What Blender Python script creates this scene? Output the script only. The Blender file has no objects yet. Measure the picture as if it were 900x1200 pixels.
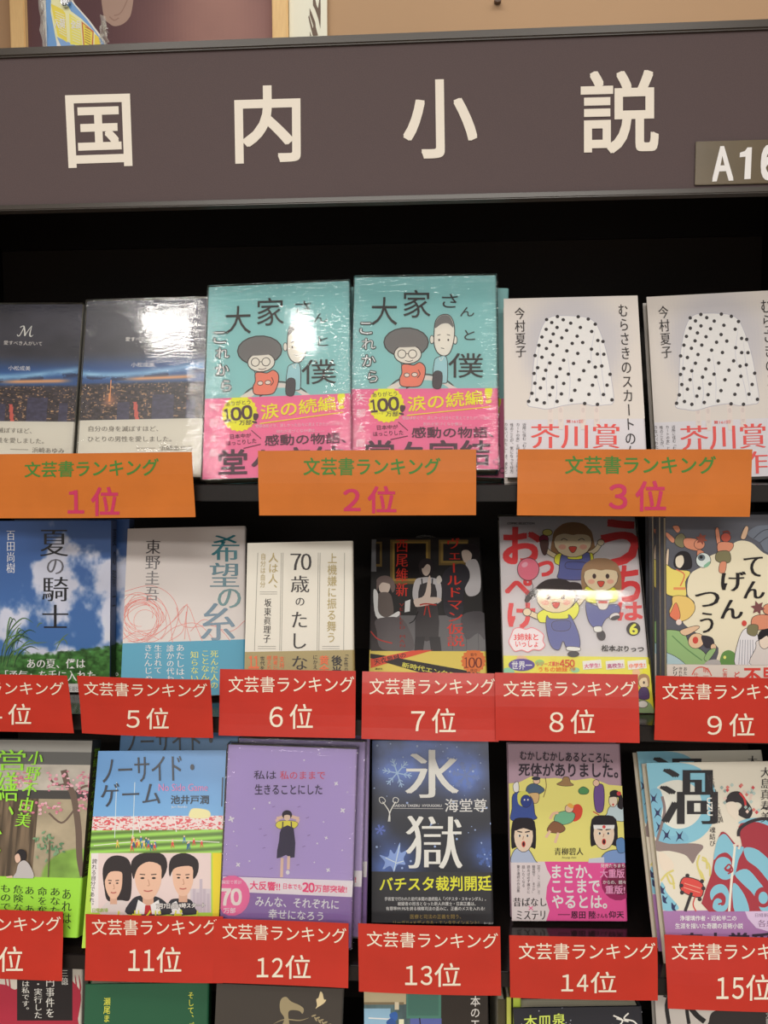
import bpy, bmesh, math, random
import numpy as np
from mathutils import Matrix, Vector
from mathutils.geometry import tessellate_polygon
random.seed(7); RNG = np.random.RandomState(5)
scene = bpy.context.scene
col = scene.collection
R = math.radians

# ------------------------------------------------------------------ camera, world, lamps, exposure
EYE = 1.45                                   # eye height above the floor
F, PITCH, YAW, ROLL, DIST = 975.77, .06748, .06995, .00255, .79144
CAM = np.array([0., -DIST, EYE])
_f = np.array([-math.sin(YAW)*math.cos(PITCH), math.cos(YAW)*math.cos(PITCH), -math.sin(PITCH)])
_r = np.array([math.cos(YAW), math.sin(YAW), 0.]); _u = np.cross(_r, _f)
AX_R = math.cos(ROLL)*_r - math.sin(ROLL)*_u; AX_U = math.sin(ROLL)*_r + math.cos(ROLL)*_u; AX_F = _f
cd = bpy.data.cameras.new('camera'); cam = bpy.data.objects.new('camera', cd); col.objects.link(cam)
cam.matrix_world = Matrix(((AX_R[0], AX_U[0], -AX_F[0], CAM[0]), (AX_R[1], AX_U[1], -AX_F[1], CAM[1]), (AX_R[2], AX_U[2], -AX_F[2], CAM[2]), (0, 0, 0, 1)))
cd.sensor_fit = 'VERTICAL'; cd.sensor_height = 24; cd.lens = F/1200*24; cd.clip_start = .02
scene.camera = cam
wd = bpy.data.worlds.new('store'); scene.world = wd; wd.use_nodes = True
wd.node_tree.nodes['Background'].inputs[0].default_value = (1.0, .95, .90, 1)
wd.node_tree.nodes['Background'].inputs[1].default_value = .44
def lamp(name, x, y, sx, sy, power, colr=(1, .96, .90)):
    l = bpy.data.lights.new(name, 'AREA'); l.shape = 'RECTANGLE'; l.size = sx; l.size_y = sy; l.energy = power; l.color = colr
    o = bpy.data.objects.new(name, l); col.objects.link(o); o.location = (x, y, 2.80); return o
for k in range(3): lamp('ceiling_lamp_and_fill', -.86, -1.43-.11*k, .23, .07, 2.2)
for k in range(2): lamp('ceiling_lamp_and_fill', -.40, -1.05-.2*k, .06, .14, 1.3)
for k in range(3): lamp('ceiling_lamp_and_fill', .56, -1.40-.12*k, .34, .06, 1.7)
lamp('ceiling_lamp_and_fill', -.2, -2.9, 2.2, .6, 88)  # added fill, far back: more frontal light on the lower shelves
lamp('ceiling_lamp_and_fill', .1, -4.6, 2.8, .6, 120)  # added low-angle fill, reaches in under the shelf boards
lamp('ceiling_lamp_and_fill', .2, .40, 1.6, .3, 9.5)  # added fill behind the bookcase to brighten the back wall
vs = scene.view_settings
scene.display_settings.display_device = 'sRGB'
vs.view_transform = 'Standard'; vs.look = 'None'; vs.gamma = 1; vs.use_curve_mapping = False
vs.exposure = -.14
scene.cycles.max_bounces = 6; scene.cycles.transparent_max_bounces = 12
K = 1.22                                     # photo colour -> surface albedo

# ------------------------------------------------------------------ helpers
def lin(c, k=None):
    k = K if k is None else k
    o = []
    for v in c[:3]:
        v = v/255.
        v = v/12.92 if v <= .04045 else ((v+.055)/1.055)**2.4
        o.append(min(.88, v*k))
    return (o[0], o[1], o[2], 1.)
def mat(name, c, rough=.5, spec=.4, bump=0, scale=200, metal=0, var=0, k=None, coat=0, stretch=None):
    m = bpy.data.materials.new(name); m.use_nodes = True; nt = m.node_tree; b = nt.nodes['Principled BSDF']
    base = lin(c, k)
    b.inputs['Base Color'].default_value = base; b.inputs['Roughness'].default_value = rough
    b.inputs['Specular IOR Level'].default_value = spec; b.inputs['Metallic'].default_value = metal
    b.inputs['Coat Weight'].default_value = coat
    if bump or var:
        tc = nt.nodes.new('ShaderNodeTexCoord'); mp = nt.nodes.new('ShaderNodeMapping'); n = nt.nodes.new('ShaderNodeTexNoise')
        n.inputs['Scale'].default_value = scale; n.inputs['Detail'].default_value = 4
        if stretch: mp.inputs['Scale'].default_value = stretch
        nt.links.new(tc.outputs['Object'], mp.inputs[0]); nt.links.new(mp.outputs[0], n.inputs['Vector'])
        if bump:
            bp = nt.nodes.new('ShaderNodeBump'); bp.inputs['Strength'].default_value = bump; bp.inputs['Distance'].default_value = .001
            nt.links.new(n.outputs['Fac'], bp.inputs['Height']); nt.links.new(bp.outputs[0], b.inputs['Normal'])
        if var:
            r = nt.nodes.new('ShaderNodeValToRGB'); e = r.color_ramp.elements
            e[0].position = .3; e[1].position = .7
            e[0].color = tuple(v*(1-var) for v in base[:3])+(1,); e[1].color = tuple(min(.9, v*(1+var)) for v in base[:3])+(1,)
            nt.links.new(n.outputs['Fac'], r.inputs[0]); nt.links.new(r.outputs[0], b.inputs['Base Color'])
    return m
def ink_mat(name, rough, spec):
    m = bpy.data.materials.new(name); m.use_nodes = True; nt = m.node_tree; b = nt.nodes['Principled BSDF']
    a = nt.nodes.new('ShaderNodeAttribute'); a.attribute_name = 'Col'
    nt.links.new(a.outputs['Color'], b.inputs['Base Color'])
    b.inputs['Roughness'].default_value = rough; b.inputs['Specular IOR Level'].default_value = spec
    return m
INK = ink_mat('ink_on_paper', .5, .35); INKG = ink_mat('glossy_ink', .28, .5); INKM = ink_mat('matte_ink', .8, .15)
def film_mat(amt=.5):
    m = bpy.data.materials.new('shrink_film'); m.use_nodes = True; nt = m.node_tree; nt.nodes.clear()
    out = nt.nodes.new('ShaderNodeOutputMaterial'); mx = nt.nodes.new('ShaderNodeMixShader'); tr = nt.nodes.new('ShaderNodeBsdfTransparent')
    gl = nt.nodes.new('ShaderNodeBsdfGlossy'); gl.inputs['Roughness'].default_value = .06
    fr = nt.nodes.new('ShaderNodeFresnel'); fr.inputs['IOR'].default_value = 1.62
    tc = nt.nodes.new('ShaderNodeTexCoord')
    n1 = nt.nodes.new('ShaderNodeTexNoise'); n1.inputs['Scale'].default_value = 9; n1.inputs['Detail'].default_value = 1
    mp = nt.nodes.new('ShaderNodeMapping'); mp.inputs['Rotation'].default_value = (0, R(-52), 0); mp.inputs['Scale'].default_value = (60, 60, 260)
    n2 = nt.nodes.new('ShaderNodeTexNoise'); n2.inputs['Scale'].default_value = 1.; n2.inputs['Detail'].default_value = 2; n2.inputs['Distortion'].default_value = 1.0
    # wrinkles gather near the edges of the wrap
    sx = nt.nodes.new('ShaderNodeSeparateXYZ'); ab = nt.nodes.new('ShaderNodeMath'); ab.operation = 'ABSOLUTE'
    mr = nt.nodes.new('ShaderNodeMapRange'); mr.inputs[1].default_value = .044; mr.inputs[2].default_value = .072; mr.inputs[3].default_value = .05; mr.inputs[4].default_value = 1
    mz = nt.nodes.new('ShaderNodeMapRange'); mz.inputs[1].default_value = .172; mz.inputs[2].default_value = .205; mz.inputs[3].default_value = 0.; mz.inputs[4].default_value = 1
    mxx = nt.nodes.new('ShaderNodeMath'); mxx.operation = 'MAXIMUM'
    b1 = nt.nodes.new('ShaderNodeBump'); b1.inputs['Strength'].default_value = .16; b1.inputs['Distance'].default_value = .002
    b2 = nt.nodes.new('ShaderNodeBump'); b2.inputs['Distance'].default_value = .0022
    ml = nt.nodes.new('ShaderNodeMath'); ml.operation = 'MULTIPLY'; ml.inputs[1].default_value = amt
    L = nt.links.new
    L(tc.outputs['Object'], n1.inputs['Vector']); L(tc.outputs['Object'], mp.inputs[0]); L(mp.outputs[0], n2.inputs['Vector'])
    L(tc.outputs['Object'], sx.inputs[0]); L(sx.outputs['X'], ab.inputs[0]); L(ab.outputs[0], mr.inputs[0]); L(sx.outputs['Z'], mz.inputs[0])
    L(mr.outputs[0], mxx.inputs[0]); L(mz.outputs[0], mxx.inputs[1]); L(mxx.outputs[0], ml.inputs[0]); L(ml.outputs[0], b2.inputs['Strength'])
    L(n1.outputs['Fac'], b1.inputs['Height']); L(n2.outputs['Fac'], b2.inputs['Height']); L(b1.outputs[0], b2.inputs['Normal'])
    L(b2.outputs[0], gl.inputs['Normal']); L(b2.outputs[0], fr.inputs['Normal'])
    L(fr.outputs[0], mx.inputs[0]); L(tr.outputs[0], mx.inputs[1]); L(gl.outputs[0], mx.inputs[2]); L(mx.outputs[0], out.inputs[0])
    return m
FILM = film_mat(); FILM_SMOOTH = film_mat(.04)

def link(o, parent=None):
    col.objects.link(o)
    if parent: o.parent = parent
    return o
def tag(o, label=None, cat=None, group=None, kind=None):
    if label: o['label'] = label
    if cat: o['category'] = cat
    if group: o['group'] = group
    if kind: o['kind'] = kind
    return o
def empty(name, M): 
    o = bpy.data.objects.new(name, None); o.empty_display_size = .02; col.objects.link(o); o.matrix_world = M; return o
def mesh_obj(name, bm, m, parent=None, bevel=0, seg=2):
    if bevel:
        bmesh.ops.bevel(bm, geom=list(bm.edges), offset=bevel, segments=seg, affect='EDGES', clamp_overlap=True)
    bmesh.ops.recalc_face_normals(bm, faces=bm.faces)
    me = bpy.data.meshes.new(name); bm.to_mesh(me); bm.free()
    me.materials.append(m); o = bpy.data.objects.new(name, me)
    return link(o, parent)
def box(x0, x1, y0, y1, z0, z1, bm=None):
    bm = bm or bmesh.new()
    v = [bm.verts.new(p) for p in ((x0, y0, z0), (x1, y0, z0), (x1, y1, z0), (x0, y1, z0), (x0, y0, z1), (x1, y0, z1), (x1, y1, z1), (x0, y1, z1))]
    for f in ((0, 3, 2, 1), (4, 5, 6, 7), (0, 1, 5, 4), (1, 2, 6, 5), (2, 3, 7, 6), (3, 0, 4, 7)): bm.faces.new([v[i] for i in f])
    return bm
def prism(pts, z0, z1, bm=None, axis='z'):
    """closed outline of (a, b) pairs extruded; axis z: (x, y) outline, axis y: (x, z) outline"""
    bm = bm or bmesh.new(); n = len(pts)
    P = (lambda a, b, h: (a, b, h)) if axis == 'z' else (lambda a, b, h: (a, h, b))
    lo = [bm.verts.new(P(a, b, z0)) for a, b in pts]; hi = [bm.verts.new(P(a, b, z1)) for a, b in pts]
    for t in tessellate_polygon([[Vector((a, b, 0)) for a, b in pts]]):
        bm.faces.new([lo[i] for i in t]); bm.faces.new([hi[i] for i in t][::-1])
    for i in range(n): bm.faces.new((lo[i], lo[(i+1) % n], hi[(i+1) % n], hi[i]))
    return bm
def ray(px, py):
    return AX_R*(px-450)/F - AX_U*(py-600)/F + AX_F

_gc = {}
def glyphs(s, res=2, off=0):
    """triangle arrays of one line of text (em units)"""
    if (s, res, off) in _gc: return _gc[(s, res, off)]
    cu = bpy.data.curves.new('t', 'FONT'); cu.body = s; cu.resolution_u = res; cu.offset = off
    o = bpy.data.objects.new('t', cu); col.objects.link(o); bpy.context.view_layer.update()
    me = bpy.data.meshes.new_from_object(o.evaluated_get(bpy.context.evaluated_depsgraph_get()))
    me.calc_loop_triangles()
    V = np.array([v.co[:2] for v in me.vertices]); T = np.array([t.vertices[:] for t in me.loop_triangles])
    bpy.data.objects.remove(o); bpy.data.curves.remove(cu); bpy.data.meshes.remove(me)
    _gc[(s, res, off)] = (V, T); return V, T
def smooth(pts, closed=True, n=5):
    """Catmull-Rom through the points"""
    P = [np.array(p, float) for p in pts]; N = len(P); out = []
    rng = range(N) if closed else range(N-1)
    for i in rng:
        if closed: a, b, c, d = P[i-1], P[i], P[(i+1) % N], P[(i+2) % N]
        else: a, b, c, d = P[max(i-1, 0)], P[i], P[i+1], P[min(i+2, N-1)]
        for j in range(n):
            t = j/n; out.append(.5*((2*b)+(c-a)*t+(2*a-5*b+4*c-d)*t*t+(3*b-a-3*c+d)*t**3))
    if not closed: out.append(P[-1])
    return out
def vnoise(x, y, seed=0):
    """value noise, arrays in, 0..1 out"""
    xi = np.floor(x).astype(int); yi = np.floor(y).astype(int); fx = x-xi; fy = y-yi
    fx = fx*fx*(3-2*fx); fy = fy*fy*(3-2*fy)
    def h(a, b): 
        n = (a*374761393+b*668265263+seed*1442695) & 0x7fffffff; n = ((n ^ (n >> 13))*1274126177) & 0x7fffffff
        return ((n ^ (n >> 16)) & 0xffff)/65535.
    return (h(xi, yi)*(1-fx)+h(xi+1, yi)*fx)*(1-fy)+(h(xi, yi+1)*(1-fx)+h(xi+1, yi+1)*fx)*fy
def fbm(x, y, seed=0, o=4):
    s = 0; a = .5; t = 0
    for i in range(o): s = s+a*vnoise(x*2**i, y*2**i, seed+i*7); t += a; a *= .5
    return s/t
def sst(e0, e1, x):
    t = np.clip((x-e0)/(e1-e0), 0, 1); return t*t*(3-2*t)

class Canvas:
    """Flat print on a plane. Points are read off the photograph (crop x, y of an enlargement), carried once onto the
    thing's own plane, and stored as real geometry in the thing's local millimetres."""
    def __init__(s, thing, W, H, crop=(0, 0, 1), y0=-.0002, ztop=None, xoff=0, bend=None):
        s.t = thing; M = np.array(thing.matrix_world); s.o = M[:3, 3]; s.ax = M[:3, 0]; s.ay = M[:3, 1]; s.az = M[:3, 2]
        s.W = W; s.H = H; s.crop = crop; s.y = y0; s.V = []; s.Fc = []; s.C = []; s.nv = 0; s.lim = (-W/2, W/2, 0, H if ztop is None else ztop); s.bend = bend
        s.step = .000009
    def loc(s, p):
        cx, cy, k = s.crop; d = ray(cx+p[0]/k, cy+p[1]/k); t = ((s.o-CAM)@s.ay)/(d@s.ay); q = CAM+t*d-s.o
        return q@s.ax, q@s.az
    def emit(s, L, faces, cols):
        L = np.asarray(L, float); x = np.clip(L[:, 0], s.lim[0], s.lim[1]); z = np.clip(L[:, 1], s.lim[2], s.lim[3])
        y = np.full(len(L), s.y)
        if s.bend is not None: y = y+s.bend(x, z)
        s.V.append(np.stack([x, y, z], 1)); s.Fc += [tuple(i+s.nv for i in f) for f in faces]; s.nv += len(L); s.y -= s.step
        s.C += cols if isinstance(cols, list) else [lin(cols)]*len(faces)
    # --- in local metres
    def lrect(s, x0, x1, z0, z1, c): s.emit([(x0, z0), (x1, z0), (x1, z1), (x0, z1)], [(0, 1, 2, 3)], c)
    def full(s, c, z0=0, z1=None): s.lrect(-s.W/2, s.W/2, z0, s.lim[3] if z1 is None else z1, c)
    def lgrid(s, x0, x1, z0, z1, nx, nz, fn):
        """fn(u, v) -> colour arrays, u left to right, v top to bottom"""
        X, Z = np.meshgrid(np.linspace(x0, x1, nx+1), np.linspace(z1, z0, nz+1)); L = np.stack([X.ravel(), Z.ravel()], 1)
        U, Vv = np.meshgrid((np.arange(nx)+.5)/nx, (np.arange(nz)+.5)/nz); c = fn(U.ravel(), Vv.ravel())
        n = nx+1; fs = [(j*n+i, j*n+i+1, (j+1)*n+i+1, (j+1)*n+i) for j in range(nz) for i in range(nx)]
        s.emit(L, fs, [lin(q) for q in np.clip(c, 0, 255)])
    # --- in crop pixels
    def poly(s, pts, c, sm=0):
        if sm: pts = smooth(pts, True, sm)
        L = [s.loc(p) for p in pts]; tr = tessellate_polygon([[Vector((a, b, 0)) for a, b in L]])
        s.emit(L, [tuple(t) for t in tr], c)
    def rect(s, x0, y0, x1, y1, c): s.poly([(x0, y0), (x1, y0), (x1, y1), (x0, y1)], c)
    def ell(s, x, y, rx, ry, c, n=18, rot=0):
        a = R(rot); s.poly([(x+rx*math.cos(t)*math.cos(a)-ry*math.sin(t)*math.sin(a), y+rx*math.cos(t)*math.sin(a)+ry*math.sin(t)*math.cos(a)) for t in [2*math.pi*i/n for i in range(n)]], c)
    def line(s, pts, w, c, sm=4, closed=False, taper=False):
        if sm and len(pts) > 2: pts = smooth(pts, closed, sm)
        P = [np.array(p, float) for p in pts]
        if closed: P.append(P[0])
        n = len(P); Lp = []
        for i in range(n):
            d = P[min(i+1, n-1)]-P[max(i-1, 0)]; d = d/(np.hypot(*d)+1e-9); q = np.array([-d[1], d[0]])
            ww = w/2*(1 if not taper else max(.15, math.sin(math.pi*(i+.4)/(n-.2))))
            Lp += [s.loc(P[i]+q*ww), s.loc(P[i]-q*ww)]
        s.emit(Lp, [(2*i, 2*i+1, 2*i+3, 2*i+2) for i in range(n-1)], c)
    def oell(s, x, y, rx, ry, fill, edge=(50, 45, 45), w=3, rot=0):
        s.ell(x, y, rx+w/2, ry+w/2, edge, rot=rot); s.ell(x, y, rx-w/2, ry-w/2, fill, rot=rot)
    def opoly(s, pts, fill, edge=(50, 45, 45), w=3, sm=4):
        s.poly(pts, fill, sm); s.line(pts, w, edge, sm, closed=True)
    def blob(s, pts, c): s.poly(pts, c, 4)
    def txt(s, st, x0, y0, x1=None, y1=None, c=(40, 35, 35), b=0, serif=False, v=False, q=None, res=2, outline=None, ow=.05):
        """text whose ink fills the box (or the quad q = TL, TR, BR, BL); v sets it vertically"""
        parts = []; off = -.009 if serif else 0
        if v:
            for i, ch in enumerate(st):
                if ch == ' ': continue
                Vv, T = glyphs(ch, res, off)
                if len(T) == 0: continue
                Vv = Vv.copy()
                if ch in 'ー「」―…(〜': Vv = np.stack([.5+(Vv[:, 1]-.38), .38-(Vv[:, 0]-.5)], 1)
                elif ch in '、。': Vv = Vv+[.55, .55]
                elif ch in 'ァィゥェォャュョッぁぃぅぇぉゃゅょっ': Vv = Vv+[.08, .08]
                parts.append((Vv-[0, i], T))
        else:
            Vv, T = glyphs(st, res, off); parts.append((Vv, T))
        VV = np.concatenate([p[0] for p in parts]); TT = []; k = 0
        for p in parts: TT.append(p[1]+k); k += len(p[0])
        TT = np.concatenate(TT); lo = VV.min(0); hi = VV.max(0); sz = hi-lo
        sz[sz < 1e-6] = 1
        if q is None: q = [(x0, y0), (x1, y0), (x1, y1), (x0, y1)]
        q = [np.array(p, float) for p in q]
        def put(dx, dy, cc):
            U = (VV-lo)/sz; U = U.copy(); a = U[:, :1]+dx/sz[0]; t = 1-(U[:, 1:]+dy/sz[1])
            P = (q[0]*(1-a)+q[1]*a)*(1-t)+(q[3]*(1-a)+q[2]*a)*t
            s.emit([s.loc(p) for p in P], [tuple(int(i) for i in f) for f in TT], cc)
        if outline is not None:
            for dx, dy in ((ow, 0), (-ow, 0), (0, ow), (0, -ow), (ow*.7, ow*.7), (-ow*.7, ow*.7), (ow*.7, -ow*.7), (-ow*.7, -ow*.7)): put(dx, dy, outline)
        if serif:
            for dx in (-.017, 0, .017): put(dx*(1+b*22), 0, c)
        elif b:
            b *= .62; d = b*.92
            for dx, dy in ((d, d), (-d, d), (d, -d), (-d, -d))+(((b*.4, d), (-b*.4, d), (b*.4, -d), (-b*.4, -d), (d, b*.4), (d, -b*.4), (-d, b*.4), (-d, -b*.4)) if res > 3 else ()): put(dx, dy, c)
        else: put(0, 0, c)
    def num(s, st, x0, y0, x1, y1, c, b=0, q=None, gap=.08, serif=False):
        if q is None: q = [(x0, y0), (x1, y0), (x1, y1), (x0, y1)]
        q = [np.array(p, float) for p in q]; w = [.62 if ch == '1' else 1. for ch in st]; tot = sum(w)+gap*(len(st)-1); a = 0
        for ch, wi in zip(st, w):
            t0, t1 = a/tot, (a+wi)/tot; a += wi+gap
            s.txt(chr(ord(ch)+0xfee0), 0, 0, c=c, b=b, serif=serif, res=3, q=[q[0]*(1-t0)+q[1]*t0, q[0]*(1-t1)+q[1]*t1, q[3]*(1-t1)+q[2]*t1, q[3]*(1-t0)+q[2]*t0])
    def build(s, name, parent=None, m=None, label=None):
        me = bpy.data.meshes.new(name); V = np.concatenate(s.V)
        me.from_pydata(V.tolist(), [], s.Fc); ca = me.color_attributes.new('Col', 'FLOAT_COLOR', 'CORNER')
        cols = np.repeat(np.array(s.C, dtype=np.float32), [len(f) for f in s.Fc], axis=0)
        ca.data.foreach_set('color', cols.ravel()); me.materials.append(m or INK)
        o = bpy.data.objects.new(name, me); link(o, parent or s.t)
        if label: o['label'] = label
        s.V, s.Fc, s.C, s.nv = [], [], [], 0
        return o

def frame_matrix(X, Y, Z, L, ro, ya):
    L, ro, ya = R(L), R(ro), R(ya)
    ux = Vector((1, 0, 0)); uz = Vector((0, math.sin(L), math.cos(L))); Rz = Matrix.Rotation(ya, 3, 'Z'); ux = Rz@ux; uz = Rz@uz
    a = math.cos(ro)*ux+math.sin(ro)*uz; b = -math.sin(ro)*ux+math.cos(ro)*uz; n = b.cross(a)
    return Matrix(((a.x, n.x, b.x, X), (a.y, n.y, b.y, Y), (a.z, n.z, b.z, Z+EYE), (0, 0, 0, 1)))

# ------------------------------------------------------------------ the room
M_WALL = mat('wall_paint', (172, 142, 112), .8, .2, var=.03, scale=3)
M_FLOOR = mat('floor_vinyl', (150, 135, 120), .4, .4, var=.06, scale=6)
M_CEIL = mat('ceiling_panel', (200, 195, 188), .9, .1, bump=.2, scale=60)
def struct(name, bm, m): return tag(mesh_obj(name, bm, m), kind='structure')
struct('floor', box(-2.6, 2.6, -5.4, .98, -.05, 0), M_FLOOR)
struct('wall_back', box(-2.6, 2.6, .92, .98, 0, 2.84), M_WALL)
struct('ceiling', box(-2.6, 2.6, -5.4, .98, 2.84, 2.9), M_CEIL)

# ------------------------------------------------------------------ bookcase
BZ = [-.0277, -.25644, -.50534, -.742, -.985, -1.23]
XL, XR, DEEP = -.585, .398, .30
M_CASE = mat('black_laminate', (27, 23, 22), .42, .35, bump=.05, scale=400, k=1.0, var=.1)
M_BOARD = mat('black_gloss_laminate', (30, 25, 24), .16, .5, bump=.015, scale=120, k=1.0)
M_TRIM = mat('dark_edge_trim', (62, 56, 50), .3, .5, k=1.0)
case = empty('bookcase', Matrix.Translation((0, 0, 0)))
tag(case, 'black laminate bookcase full of face-out books under the brown header', 'bookcase')
mesh_obj('back_panel', box(XL-.02, XR+.02, DEEP, DEEP+.01, 0, EYE+.36), mat('back_board_laminate', (50, 43, 39), .5, .3, bump=.05, scale=300, k=1.0, var=.1), case)
mesh_obj('back_rail', box(XL, XR, DEEP-.006, DEEP, EYE+.272, EYE+.345), M_CASE, case, .001)
for x in (XL-.02, XR): mesh_obj('side_panel', box(x, x+.02, .004, DEEP, 0, EYE+.36), M_CASE, case, .001)
mesh_obj('top_board', box(XL-.02, XR+.02, .002, DEEP+.01, EYE+.345, EYE+.361), M_CASE, case, .001)
for i, z in enumerate(BZ):
    o = mesh_obj('shelf_board', box(XL, XR, .0, DEEP, EYE+z-.016, EYE+z), M_BOARD, case, .0008, 2)
    e = mesh_obj('edge_strip', box(XL, XR, -.0012, -.0001, EYE+z-.0155, EYE+z-.0004), M_CASE, o, .0005)
mesh_obj('plinth', box(XL, XR, .02, .04, 0, EYE+BZ[-1]-.016), M_CASE, case, .001)

# header sign
ZS0, ZS1, YS = .2384, .3823, -.0074
M_SIGN = mat('brown_sign_board', (80, 67, 68), .62, .3, bump=.12, scale=900, var=.05)
hdr = empty('header_sign', Matrix(((1, 0, 0, 0), (0, 1, 0, YS), (0, 0, 1, EYE+ZS0), (0, 0, 0, 1))))
tag(hdr, 'long brown header sign with four large cream characters above the shelves', 'sign')
HH = ZS1-ZS0
mesh_obj('sign_panel', box(-.75, .75, 0, .007, 0, HH-.006), M_SIGN, hdr, .0005)
mesh_obj('top_trim', box(-.75, .75, -.004, .0094, HH-.0085, HH), M_TRIM, hdr, .0015, 3)
mesh_obj('bottom_trim', box(-.75, .75, -.004, .0094, -.0055, -.0002), M_TRIM, hdr, .001, 3)
c = Canvas(hdr, 1.5, HH, (0, 0, 1), y0=-.0004); CREAM = (220, 214, 202)
def hch(ch, q, b=.030):
    c.txt(ch, 0, 0, c=CREAM, q=q, b=b, res=4); c.build('character_print')
hch('国', [(78, 113.5), (151, 111.5), (154, 193), (82, 195.5)])
hch('内', [(276, 103), (350.5, 101), (351, 188), (277.5, 190.5)])
hch('小', [(473.5, 96), (556.5, 94), (558, 183), (474.5, 185)])
hch('説', [(682, 86), (770, 83.5), (770, 177), (682, 179)])
# location plate
plm = Matrix(((1, 0, 0, 0), (0, 1, 0, YS-.0006), (0, 0, 1, EYE+ZS0+.0005), (0, 0, 0, 1)))
q0 = Canvas(hdr, 2, .2, (0, 0, 1)); q0.o = q0.o+np.array([0, -.0026, 0]); xa, za = q0.loc((815.5, 166)); _, zb = q0.loc((815.5, 217)); xb, _ = q0.loc((960, 160))
plate = empty('location_plate', Matrix(((1, 0, 0, (xa+xb)/2), (0, 1, 0, YS-.0026), (0, 0, 1, EYE+ZS0+zb+.0002), (0, 0, 0, 1))))
tag(plate, 'small olive-bronze plate with white A16 on the right end of the header sign', 'sign')
PW, PH = xb-xa, za-zb
mesh_obj('plate', box(-PW/2, PW/2, 0, .0018, 0, PH), mat('bronze_acrylic', (92, 80, 58), .25, .5, var=.15, scale=14), plate, .0004)
c = Canvas(plate, PW, PH, (780, 130, 5.217), y0=-.0002)
WH = (232, 230, 232)
c.txt('Ａ', 0, 0, c=WH, q=[(300, 226), (392, 222), (408, 418), (290, 424)], b=.055, res=4)
c.poly([(500, 224), (527, 223), (519, 416), (480, 418), (488, 280), (452, 284), (454, 256), (484, 246)], WH); c.txt('−', 500, 250, 502, 252, WH, b=.0, res=4)
c.txt('６', 0, 0, c=WH, q=[(590, 218), (676, 214), (674, 412), (586, 416)], b=.075, res=4)
c.build('plate_lettering')

# ------------------------------------------------------------------ things above the bookcase
M_WOOD = mat('pale_wood_frame', (222, 185, 132), .5, .3, var=.06, scale=30, stretch=(8, 8, 1))
pf = empty('framed_poster', Matrix.Translation((-.589, .905, EYE+.45)))
tag(pf, 'large framed purple-brown poster with pale wood frame on the wall behind', 'poster')
mesh_obj('frame', box(-.283, -.252, -.012, .01, 0, .85), M_WOOD, pf, .002); mesh_obj('frame', box(.252, .283, -.012, .01, 0, .85), M_WOOD, pf, .002)
mesh_obj('frame', box(-.252, .252, -.012, .01, 0, .031), M_WOOD, pf, .002); mesh_obj('frame', box(-.252, .252, -.012, .01, .819, .85), M_WOOD, pf, .002)
mesh_obj('backing', box(-.252, .252, .002, .009, .031, .819), mat('poster_back', (90, 70, 72), .6), pf)
c = Canvas(pf, .504, .85, (0, 0, 4.5), y0=.0015); c.lim = (-.252, .252, .031, .819)
def fposter(u, v):
    n = fbm(u*4, v*5, 3); s = sst(.25, .75, u)*(.55+.6*n)
    g = np.exp(-((u-.78)/.16)**2)*sst(.2, .5, v)*.35
    a = np.stack([96+46*s+52*g, 72+36*s+44*g, 76+28*s+32*g], -1); return a
c.lgrid(-.252, .252, .031, .819, 60, 90, fposter)
c.blob([(545, -60), (690, -60), (692, 60), (660, 115), (610, 136), (575, 122), (545, 80)], (170, 144, 132)); c.line([(575, 85), (600, 105), (625, 92)], 6, (150, 122, 112)); c.line([(690, -50), (640, 60), (600, 80)], 6, (152, 124, 114))
c.build('poster_print', m=INKM)
wp = empty('white_banner', Matrix.Translation((-.269, .905, EYE+.5)))
tag(wp, 'narrow white banner with black brush strokes beside the framed poster', 'banner')
mesh_obj('panel', box(-.036, .0395, 0, .008, 0, .7), mat('white_card', (236, 224, 204), .6), wp)
c = Canvas(wp, .079, .7, (300, 0, 9), y0=-.0005); GR = (112, 98, 88)
for p in ([(600, -40), (618, -40), (640, 60), (655, 90), (672, -40), (680, -40), (682, 130), (680, 305), (655, 190), (622, 95), (602, 60)],
          [(565, 85), (585, 130), (625, 235), (632, 290), (655, 375), (600, 380), (565, 240), (552, 180), (560, 160), (600, 300), (605, 270), (568, 160)], [(568, 330), (585, 380), (570, 380)]):
    c.poly(p, GR)
c.build('banner_print', m=INKM)
hk = tag(mesh_obj('wall_hook', prism([(math.cos(a)*.007, math.sin(a)*.005) for a in np.linspace(0, 2*math.pi, 9)[:-1]], -.012, .0, axis='y'), mat('hook_metal', (88, 70, 58), .5)),
         'tiny dark hook high on the tan wall', 'hook')
_d = ray(583, 3); _t = (.92+DIST)/_d[1]; _p = CAM+_t*_d; hk.location = _p
pc = empty('promo_card', Matrix.Translation((-.40, .12, EYE+.3612)))
tag(pc, 'yellow and blue promo card in a clear sleeve standing on the bookcase top', 'card')
c = Canvas(pc, .3, .3, (0, 0, 4.5)); pts = [(246, 262), (222, -70), (330, -80), (395, 20), (470, 105), (552, 215), (560, 262)]
L = [c.loc(p) for p in pts]; mesh_obj('card', prism([(a, max(b, 0)) for a, b in L], 0, .0012, axis='y'), mat('white_board', (225, 222, 216), .5), pc)
c = Canvas(pc, .3, .3, (0, 0, 4.5), y0=-.0003); c.lim = (-.2, .2, .0, .3)
c.poly([(250, 262), (240, -60), (320, -60), (388, 22), (462, 108), (548, 226), (548, 262)], (100, 150, 205))
c.poly([(306, 262), (290, 180), (268, 60), (272, -60), (310, -60), (375, 60), (430, 100), (500, 170), (530, 215), (535, 262)], (238, 226, 170))
c.poly([(300, 205), (330, 262), (300, 262)], (235, 238, 240)); c.poly([(300, 195), (400, 240), (395, 262), (330, 262)], (120, 160, 210))
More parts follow.
